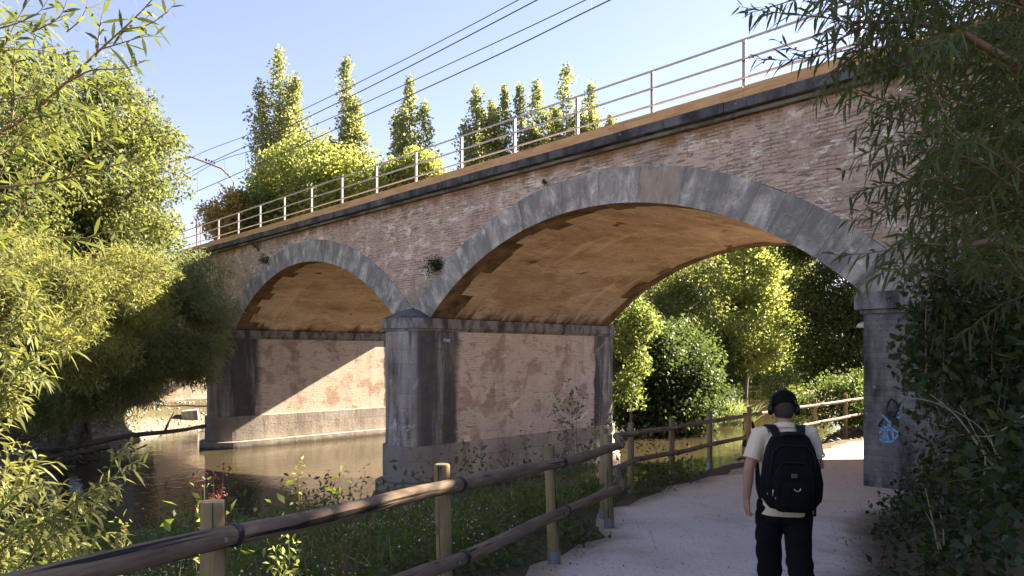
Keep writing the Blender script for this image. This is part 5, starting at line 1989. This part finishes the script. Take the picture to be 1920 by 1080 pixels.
def remeshed(b, name, mat, parent, voxel=.008, smooth_it=4, wrinkle=0.0, axis=2, freq=22):
    """join overlapping volumes into one continuous smooth skin"""
    o = b.build(name, mat, None)
    m = o.modifiers.new('remesh', 'REMESH')
    m.mode = 'VOXEL'
    m.voxel_size = voxel
    sm = o.modifiers.new('smooth', 'SMOOTH')
    sm.factor = .5
    sm.iterations = smooth_it
    dg = bpy.context.evaluated_depsgraph_get()
    me = bpy.data.meshes.new_from_object(o.evaluated_get(dg))
    old = o.data
    o.modifiers.clear()
    o.data = me
    me.name = name
    bpy.data.meshes.remove(old)
    if wrinkle:                                   # folds in the cloth
        n = len(me.vertices)
        co = np.empty(n * 3)
        no = np.empty(n * 3)
        me.vertices.foreach_get('co', co)
        me.vertices.foreach_get('normal', no)
        co, no = co.reshape(-1, 3), no.reshape(-1, 3)
        x, y, z = co.T
        ph = freq * z + 5 * np.sin(6 * x + 3 * z) + 4 * np.sin(7 * y + 2.3 * z + 1)
        w = np.sin(ph) * (.5 + .5 * np.sin(9 * x + 4 * z + 2)) + .6 * np.sin(1.9 * ph + 7 * x - 5 * y) * (.5 + .5 * np.sin(11 * y + 8 * z))
        w = np.sign(w) * np.abs(w) ** .8
        co = co + no * (w * wrinkle)[:, None]
        me.vertices.foreach_set('co', co.ravel())
        me.update()
    me.polygons.foreach_set('use_smooth', np.ones(len(me.polygons), dtype=bool))
    if not me.materials:
        me.materials.append(mat)
    if parent is not None:
        o.parent = parent
    return o


def limb(b, pts, rad, seg=12):
    b.tube(pts, rad, seg)
    for p, r in ((pts[0], rad[0]), (pts[-1], rad[-1])):
        ball(b, p, r * .98, 10)


def hand(b, wrist, d, palm_n, size=1.0, curl=.5, flip=1):
    """palm and five fingers; d points from wrist to knuckles, palm_n out of the palm"""
    d = Vector(d).normalized()
    pn = Vector(palm_n)
    pn = (pn - d * pn.dot(d)).normalized()
    sd = d.cross(pn).normalized() * flip
    w = Vector(wrist)
    kn = w + d * .085 * size
    for k in range(4):
        off_ = (k - 1.5) * .019 * size
        b.tube([w + sd * off_ * .6, kn + sd * off_], [.014 * size, .012 * size], 8)
    b.tube([w, w + d * .05 * size, kn], [.021 * size, .026 * size, .020 * size], 10)
    for k, ln in enumerate((.068, .078, .072, .056)):
        off_ = (k - 1.5) * .0195 * size
        a = curl * (1 + .12 * (k - 1))
        p = kn + sd * off_
        dd = d
        rr = .0088 * size
        P = [p]
        for q in range(3):
            ang = a * (.5 + .45 * q)
            dd = (d * math.cos(ang) + pn * math.sin(ang)).normalized()
            p = p + dd * ln * size * (.42, .33, .25)[q]
            P.append(p)
        b.tube(P, [rr * 1.05, rr, rr * .92, rr * .75], 8)
        ball(b, P[-1], rr * .8, 8)
    th = w + sd * -.022 * size + d * .02 * size
    t1 = th + (d * .65 - sd * .7 + pn * .25).normalized() * .038 * size
    t2 = t1 + (d * .9 - sd * .25 + pn * .3).normalized() * .030 * size
    t3 = t2 + (d * .95 + pn * .3).normalized() * .024 * size
    b.tube([w + d * .012, th, t1, t2, t3], [.016 * size, .015 * size, .0115 * size, .010 * size, .008 * size], 8)
    ball(b, t3, .008 * size, 8)


def head_mesh(b, c, rx=.074, ry=.094, rz=.112):
    """skull, jaw, nose, ears and brow; the face looks towards +y"""
    cx, cy, cz = c
    ball(b, (cx, cy, cz + .02), (rx, ry, rz * .93), 18)
    ball(b, (cx, cy + .018, cz - .045), (rx * .82, ry * .78, rz * .66), 16)
    ball(b, (cx, cy + .055, cz - .088), (.030, .028, .022), 10)
    b.tube([(cx, cy + ry * .94, cz + .025), (cx, cy + ry + .016, cz - .018), (cx, cy + ry * .92, cz - .030)], [.009, .014, .010], 8)
    ball(b, (cx, cy + ry * .86, cz + .035), (.05, .016, .012), 10)
    ball(b, (cx, cy + ry * .86, cz - .058), (.026, .014, .007), 10)
    ball(b, (cx, cy + ry * .85, cz - .072), (.022, .013, .007), 10)
    for sg in (-1, 1):
        ball(b, (cx + sg * (rx + .004), cy - .005, cz - .008), (.010, .020, .032), 10)


def walker(loc, heading):
    root = empty('person', loc, heading)
    tag(root, 'man walking away in a cream polo, dark cap and black trousers', 'person')
    # skeleton points (x right, y forward, z up), height about 1.66 m
    sh_l, sh_r = Vector((-.188, -.015, 1.335)), Vector((.185, .0, 1.352))
    el_l, wr_l = Vector((-.275, -.075, 1.075)), Vector((-.285, -.035, .835))
    el_r, wr_r = Vector((.262, .02, 1.085)), Vector((.11, .23, 1.14))
    hip_l, hip_r = Vector((-.09, 0, .80)), Vector((.09, 0, .80))
    kn_l, an_l = Vector((-.085, .12, .46)), Vector((-.075, .16, .085))
    kn_r, an_r = Vector((.095, -.02, .45)), Vector((.10, -.22, .13))
    b = MB()
    # torso
    ring_loft(b, [(0, 0, .74, .13, .095), (0, 0, .84, .165, .11), (0, 0, .96, .145, .10), (0, .005, 1.12, .165, .105), (0, 0, 1.26, .18, .105), (0, -.008, 1.34, .155, .085), (0, -.012, 1.39, .075, .06)], 20)
    b.tube([(0, -.015, 1.34), (0, -.005, 1.42), (0, .012, 1.48)], [.062, .055, .056], 14)
    head_mesh(b, (0, .02, 1.535), .079, .098, .116)
    for s_, e_, w_ in ((sh_l, el_l, wr_l), (sh_r, el_r, wr_r)):
        limb(b, [s_, s_.lerp(e_, .35), e_, e_.lerp(w_, .35), w_], [.056, .052, .040, .041, .027])
    hand(b, wr_l, (.03, .06, -1), (.75, .35, .05), .98, .55, 1)
    hand(b, wr_r, (-.75, .6, .15), (0, -.2, 1), .98, .9, -1)
    for h_, k_, a_ in ((hip_l, kn_l, an_l), (hip_r, kn_r, an_r)):
        limb(b, [h_, h_.lerp(k_, .4), k_, k_.lerp(a_, .3), a_], [.092, .08, .054, .055, .036])
        b.tube([a_, a_ + Vector((0, .07, -.04)), a_ + Vector((0, .16, -.055))], [.037, .035, .026], 8)
    body = remeshed(b, 'body', M['skin'], root, .0065, 4)
    # eyes
    for sg in (-1, 1):
        b = MB()
        ball(b, (sg * .031, .02 + .082, 1.535 + .018), .012, 10)
        b.build('eye', m_simple('eye_white', (.7, .68, .65), .2) if sg < 0 else bpy.data.materials['eye_white'], root, smooth=True)
    # hair at the back below the cap
    b = MB()
    ring_loft(b, [(0, .008, 1.468, .060, .070), (0, .004, 1.50, .071, .088), (0, .006, 1.54, .078, .097), (0, .014, 1.60, .076, .096)], 22)
    hair = b.build('hair', M['hair'], root, smooth=True)
    # keep the face free: drop the faces on the front half
    bm = bmesh.new()
    bm.from_mesh(hair.data)
    bmesh.ops.delete(bm, geom=[f for f in bm.faces if f.calc_center_median().y > .035 or len(f.verts) > 4], context='FACES')
    bm.to_mesh(hair.data)
    bm.free()
    # polo shirt
    b = MB()
    ring_loft(b, [(.0, .0, .715, .190, .128, 2.4), (0, 0, .80, .186, .126, 2.4), (0, .005, .95, .172, .120, 2.3), (0, .008, 1.12, .182, .122, 2.3), (0, .002, 1.26, .192, .118, 2.3), (0, -.008, 1.345, .165, .094), (0, -.010, 1.395, .085, .070)], 26)
    for s_, e_, sg in ((sh_l, el_l, -1), (sh_r, el_r, 1)):
        q = s_.lerp(e_, .68)
        b.tube([s_ + Vector((-sg * .06, 0, .0)), s_ + Vector((0, 0, -.006)), s_.lerp(e_, .3), q], [.066, .070, .068, .066], 16)
    polo = remeshed(b, 'polo_shirt', M['polo'], root, .007, 4, .0042, freq=30)
    b = MB()
    for k in range(20):
        pass
    cr = []
    for k in range(25):
        th = 2 * PI * k / 24
        cr.append((.066 * math.cos(th), -.006 + .062 * math.sin(th), 1.402 + .012 * math.cos(th * 1) * 0 - .022 * math.sin(th)))
    b.tube(cr, .016, 8, caps=False)
    b.tube([(p[0] * 1.18, p[1] * 1.2, p[2] - .018) for p in cr], .014, 8, caps=False)
    b.build('collar', M['polo'], polo, smooth=True)
    for s_, e_, sg in ((sh_l, el_l, -1), (sh_r, el_r, 1)):
        q0, q1 = s_.lerp(e_, .66), s_.lerp(e_, .73)
        b = MB()
        b.tube([q0, q1], [.069, .068], 18, caps=False)
        b.build('cuff', M['polo'], polo, smooth=True)
    # trousers
    b = MB()
    ring_loft(b, [(0, 0, .66, .165, .12, 2.3), (0, 0, .74, .178, .125, 2.4), (0, 0, .80, .176, .122, 2.4)], 24)
    for h_, k_, a_ in ((hip_l, kn_l, an_l), (hip_r, kn_r, an_r)):
        sd = Vector((math.copysign(.008, h_.x), 0, 0))
        b.tube([h_ + Vector((0, 0, .0)), h_.lerp(k_, .3) + sd, h_.lerp(k_, .65) + sd, k_ + sd, k_.lerp(a_, .3), k_.lerp(a_, .65), a_ + Vector((0, .01, .02))], [.110, .110, .104, .098, .098, .092, .09], 16)
        ball(b, h_, .107, 14)
    remeshed(b, 'trousers', M['trousers'], root, .008, 4, .006, freq=34)
    # shoes
    for a_ in (an_l, an_r):
        b = MB()
        ring_loft(b, [(a_.x, a_.y + .055, a_.z - .085, .046, .135, 2.6), (a_.x, a_.y + .055, a_.z - .055, .047, .137, 2.6), (a_.x, a_.y + .045, a_.z - .02, .044, .115, 2.4), (a_.x, a_.y + .005, a_.z + .02, .042, .06)], 20)
        sh_ = b.build('shoe', M['shoe_d'], root, smooth=True)
    # cap: crown, band and brim
    b = MB()
    R_ = [(0, .020, 1.555, .083, .103), (0, .020, 1.60, .083, .104), (0, .020, 1.635, .075, .094), (0, .020, 1.655, .056, .072), (0, .020, 1.665, .028, .036)]
    ring_loft(b, R_, 24)
    cap = b.build('cap', M['cap'], root, smooth=True)
    b = MB()
    rows = []
    for j, (yy, dz) in enumerate(((.095, 0), (.135, -.004), (.175, -.014))):
        rows.append(b.vert(*[(.082 * (1 - .25 * (j / 2) ** 2) * x, yy - .05 * x * x, 1.578 + dz - .012 * x * x) for x in np.linspace(-1, 1, 13)]))
    for r0, r1 in zip(rows[:-1], rows[1:]):
        for k in range(12):
            b.face((r0 + k, r0 + k + 1, r1 + k + 1, r1 + k))
    br = b.build('brim', M['cap'], cap, smooth=True)
    so = br.modifiers.new('thickness', 'SOLIDIFY')
    so.thickness = .004
    # headphones (held on the head, a thing of its own)
    hp = empty('headphones', loc, heading)
    tag(hp, 'black over-ear headphones worn over the dark cap', 'headphones')
    b = MB()
    arc = [(.098 * math.sin(a), .01, 1.565 + .115 * math.cos(a)) for a in np.linspace(-1.62, 1.62, 22)]
    b.tube(arc, [.0075] * 22, 8)
    b.tube([(p[0] * .97, p[1], 1.565 + (p[2] - 1.565) * .96) for p in arc[6:16]], [.011] * 10, 8)
    b.build('headband', M['phones'], hp, smooth=True)
    for sg in (-1, 1):
        b = MB()
        n = 18
        prof = [(.0, .030), (.010, .044), (.026, .047), (.036, .040), (.040, .018)]
        rows = []
        for dx, r in prof:
            rows.append(b.vert(*[(sg * (.078 + dx), .008 + r * .85 * math.cos(2 * PI * k / n), 1.528 + r * math.sin(2 * PI * k / n)) for k in range(n)]))
        for r0, r1 in zip(rows[:-1], rows[1:]):
            for k in range(n):
                q = (r0 + k, r0 + (k + 1) % n, r1 + (k + 1) % n, r1 + k)
                b.face(q if sg > 0 else q[::-1])
        b.face([rows[-1] + k for k in range(n)][::(1 if sg > 0 else -1)])
        b.build('ear_cup', M['phones'], hp, smooth=True)
    # backpack
    bp = empty('backpack', loc, heading)
    tag(bp, "large black backpack with zip pulls and a small badge on the walking man's back", 'backpack')
    b = MB()
    ring_loft(b, [(.004, -.20, .795, .10, .06, 3), (.004, -.205, .81, .16, .095, 2.8), (.006, -.21, .875, .212, .115, 2.9), (.004, -.21, 1.0, .220, .122, 3.0), (0, -.205, 1.14, .200, .115, 3.0), (0, -.195, 1.26, .165, .10, 3.0), (0, -.185, 1.335, .135, .08, 2.8), (0, -.18, 1.37, .10, .05, 2.6)], 32)
    bag = remeshed(b, 'bag', M['pack'], bp, .009, 5, .004, freq=14)
    b = MB()
    ring_loft(b, [(.0, -.325, .80, .10, .02, 3), (0, -.33, .82, .135, .03, 3.4), (0, -.338, .95, .148, .034, 3.6), (0, -.335, 1.08, .138, .030, 3.6), (0, -.322, 1.145, .115, .02, 3)], 28)
    remeshed(b, 'front_pocket', M['pack'], bp, .007, 3)
    b = MB()
    ring_loft(b, [(0, -.355, .82, .075, .014, 3), (0, -.362, .84, .095, .02, 3.4), (0, -.37, .93, .102, .022, 3.6), (0, -.368, 1.0, .094, .02, 3.4), (0, -.36, 1.03, .07, .012, 3)], 24)
    remeshed(b, 'lower_pocket', M['pack'], bp, .006, 3)
    # zip lines
    for hw, zt, y, yb in ((.158, 1.285, -.297, -.315), (.132, 1.165, -.333, -.352)):
        b = MB()
        b.tube([(-hw * 1.12, yb + .035, .98), (-hw * 1.04, yb + .01, 1.08), (-hw * .9, y + .005, zt - .05), (-hw * .55, y - .0, zt), (hw * .55, y - .0, zt), (hw * .9, y + .005, zt - .05), (hw * 1.04, yb + .01, 1.08), (hw * 1.12, yb + .035, .98)], .0055, 6)
        b.build('zip', M['packtrim'], bp, smooth=True)
    b = MB()
    b.tube([(-.075, -.225, 1.345), (-.07, -.262, 1.355), (-.04, -.278, 1.372), (.04, -.278, 1.372), (.07, -.262, 1.355), (.075, -.225, 1.345)], .016, 10)
    b.build('top_handle', M['packtrim'], bp, smooth=True)
    for sg in (-1, 1):
        b = MB()
        P = [(sg * .085, -.155, 1.345), (sg * .105, -.09, 1.405), (sg * .115, -.01, 1.418), (sg * .125, .08, 1.36), (sg * .14, .128, 1.22), (sg * .165, .10, 1.05), (sg * .185, -.02, .92), (sg * .18, -.12, .86)]
        c = bez(P, 22)
        for i in range(len(c) - 1):
            p, q = Vector(c[i]), Vector(c[i + 1])
            t_ = (q - p).normalized()
            wv = Vector((1, 0, 0)) * .032
            nn = t_.cross(wv).normalized() * .007
            b.quad(p - wv + nn, p + wv + nn, q + wv + nn, q - wv + nn)
            b.quad(p + wv - nn, p - wv - nn, q - wv - nn, q + wv - nn)
            b.quad(p - wv - nn, p - wv + nn, q - wv + nn, q - wv - nn)
            b.quad(p + wv + nn, p + wv - nn, q + wv - nn, q + wv + nn)
        b.build('shoulder_strap', M['packtrim'], bp, smooth=False)
    b = MB()
    b.tube([(.178, -.15, .86), (.186, -.16, .80), (.184, -.165, .74)], [.012, .012, .011], 6)
    b.build('strap_end', M['packtrim'], bp)
    b = MB()
    b.box((-.030, -.3785, 1.062), (.008, -.3695, 1.088))
    b.box((-.025, -.3815, 1.066), (.003, -.3786, 1.084), 1)
    b.box((-.014, -.3845, 1.066), (-.010, -.3816, 1.084), 0)
    b.box((-.025, -.3845, 1.0755), (.003, -.3816, 1.0785), 0)
    b.build('badge', [M['metal'], M['packtrim']], bp)
    b = MB()
    arc = [(.006 + .021 * math.cos(a), -.393, .985 + .019 * math.sin(a)) for a in np.linspace(PI * 1.02, 2 * PI + .25, 14)]
    b.tube(arc, .0042, 8)
    b.build('pull_ring', M['metal'], bp, smooth=True)
    for x, y, z in ((-.176, -.272, .945), (-.148, -.318, .945), (-.132, -.335, .925)):
        b = MB()
        b.tube([(x, y - .012, z + .02), (x - .002, y - .016, z), (x - .004, y - .016, z - .028)], [.006, .0045, .006], 6)
        b.build('zip_pull', M['metal'], bp, smooth=True)
    return root


wl = at(1470, 900, 5.4)
walker((wl[0], wl[1], float(path_z(wl[0], wl[1])) + .0), math.radians(-9))


def distant_person(loc, heading):
    root = empty('person', loc, heading)
    tag(root, 'distant walker in a yellow-green vest on the gravel behind the fence post', 'person')
    b = MB()
    ring_loft(b, [(0, 0, .78, .13, .09), (0, 0, .92, .15, .1), (0, 0, 1.1, .155, .105), (0, 0, 1.32, .18, .10), (0, 0, 1.42, .12, .08), (0, 0, 1.46, .06, .055)], 14)
    b.tube([(0, 0, 1.42), (0, .01, 1.55)], [.055, .055], 10)
    head_mesh(b, (0, .02, 1.60))
    for sg in (-1, 1):
        limb(b, [Vector((sg * .19, 0, 1.39)), Vector((sg * .25, -.02, 1.12)), Vector((sg * .24, .08, .88))], [.05, .04, .028], 8)
        hand(b, (sg * .24, .08, .88), (0, .05, -1), (-sg, 0, 0), 1, .5, sg)
        limb(b, [Vector((sg * .09, 0, .82)), Vector((sg * .09, sg * .1, .46)), Vector((sg * .085, sg * .16 - .03, .09))], [.09, .056, .04], 8)
        b.tube([(sg * .085, sg * .16 - .03, .07), (sg * .085, sg * .16 + .11, .03)], [.04, .03], 8)
    remeshed(b, 'body', M['skin'], root, .014, 3)
    b = MB()
    ring_loft(b, [(0, 0, .84, .165, .115), (0, 0, 1.1, .172, .12), (0, 0, 1.32, .19, .115), (0, 0, 1.43, .12, .09)], 16)
    remeshed(b, 'vest', M['vest'], root, .015, 3)
    b = MB()
    ring_loft(b, [(0, 0, .70, .15, .11), (0, 0, .86, .165, .115)], 14)
    for sg in (-1, 1):
        b.tube([(sg * .09, 0, .82), (sg * .095, sg * .07, .50)], [.105, .085], 10)
    remeshed(b, 'shorts', M['shorts'], root, .015, 3)
    for sg in (-1, 1):
        b = MB()
        ring_loft(b, [(sg * .085, sg * .16 + .03, 0, .045, .13), (sg * .085, sg * .16 + .03, .06, .045, .12), (sg * .085, sg * .16 - .02, .10, .04, .05)], 12)
        b.build('shoe', M['shoe_d'], root, smooth=True)
    b = MB()
    ring_loft(b, [(0, .02, 1.62, .085, .105), (0, .02, 1.68, .08, .10), (0, .02, 1.72, .04, .05)], 14)
    b.build('cap', M['cap'], root, smooth=True)
    bp = empty('backpack', loc, heading)
    tag(bp, 'small dark backpack on the distant walker in the vest', 'backpack')
    b = MB()
    ring_loft(b, [(0, -.2, .95, .12, .07, 3), (0, -.21, 1.0, .15, .1, 3), (0, -.2, 1.25, .145, .09, 3), (0, -.19, 1.42, .10, .05, 3)], 18)
    remeshed(b, 'bag', M['pack'], bp, .015, 3)
    for sg in (-1, 1):
        b = MB()
        b.tube([(sg * .09, -.14, 1.40), (sg * .1, -.02, 1.475), (sg * .11, .10, 1.38), (sg * .14, .1, 1.15), (sg * .15, -.12, 1.0)], .018, 6)
        b.build('shoulder_strap', M['packtrim'], bp)


dp = at(1399, 845, 25)
distant_person((dp[0], dp[1], gz(dp[0], dp[1])), math.radians(70))

# dry and reddish stems standing among the bank weeds
b = MB()
P = scatter(lambda x, y: bank(x, y) & (path_dist(x, y) > 1.9), (-6, 2.5), (2.5, 12.5), 420)
for p in P:
    h = random.uniform(.25, .75)
    d = (random.uniform(-.25, .25), random.uniform(-.2, .2))
    b.tube([tuple(p - np.array([0, 0, .05])), (p[0] + d[0] * .4, p[1] + d[1] * .4, p[2] + h * .55), (p[0] + d[0], p[1] + d[1], p[2] + h)], [.005, .004, .002], 4, caps=False)
tag(b.build('weed_stems', M['twig']), kind='stuff')
# understorey on the far bank below the lime-green tree
for px, py, D, r, rz, mat, lab in ((1395, 688, 70, 2.6, 1.5, 'mid', 'low green bush right below the trunk of the lime-green tree'), (1330, 665, 60, 2.2, 2.0, 'dark', 'dark leafy bush left of the lime-green tree trunk'),
                                   (1455, 680, 82, 3.0, 1.8, 'ash', 'olive bush by the water right of the lime-green tree'), (1270, 655, 50, 2.0, 1.7, 'dark', 'leafy bush behind the large dark bush on the river bank')):
    bg_tree(lab, px, D, [ell(px, py, D, r, rz * .8), ell(px + 26, py + 10, D, r * .7, rz * .7), ell(px - 22, py - 12, D, r * .5, rz * .9), ell(px + 8, py - 26, D, r * .35, rz * .6), ell(px - 38, py + 12, D, r * .5, rz * .5)], 110, 70, .62, .24, mat, 'broadleaf_bush', r0=.08, n_limb=6)

# bushes and trees on the slope right of the path beyond the bridge
for x, y, h, r, mat, nm, lab in ((17.5, 25.5, 1.5, 1.5, 'verydark', 'broadleaf_bush', 'dark bush on the right of the path just beyond the bridge'), (22, 30, 2.6, 2.4, 'mid', 'broadleaf_bush', 'green bush higher up the slope right of the path beyond the bridge'),
                                 (31, 39, 5.5, 3.4, 'ash', 'broadleaf_tree', 'olive tree right of the path, well beyond the bridge')):
    z = gz(x, y)
    make_tree(nm, lab, 'tree', (x, y, z), (x, y, z + h), [(x, y, z + h * .6, r, r, h * .5), (x + r * .6, y - r * .4, z + h * .45, r * .7, r * .7, h * .4)], 130, 90, .38, .2, .7, mat, .1, 8, group=GB)
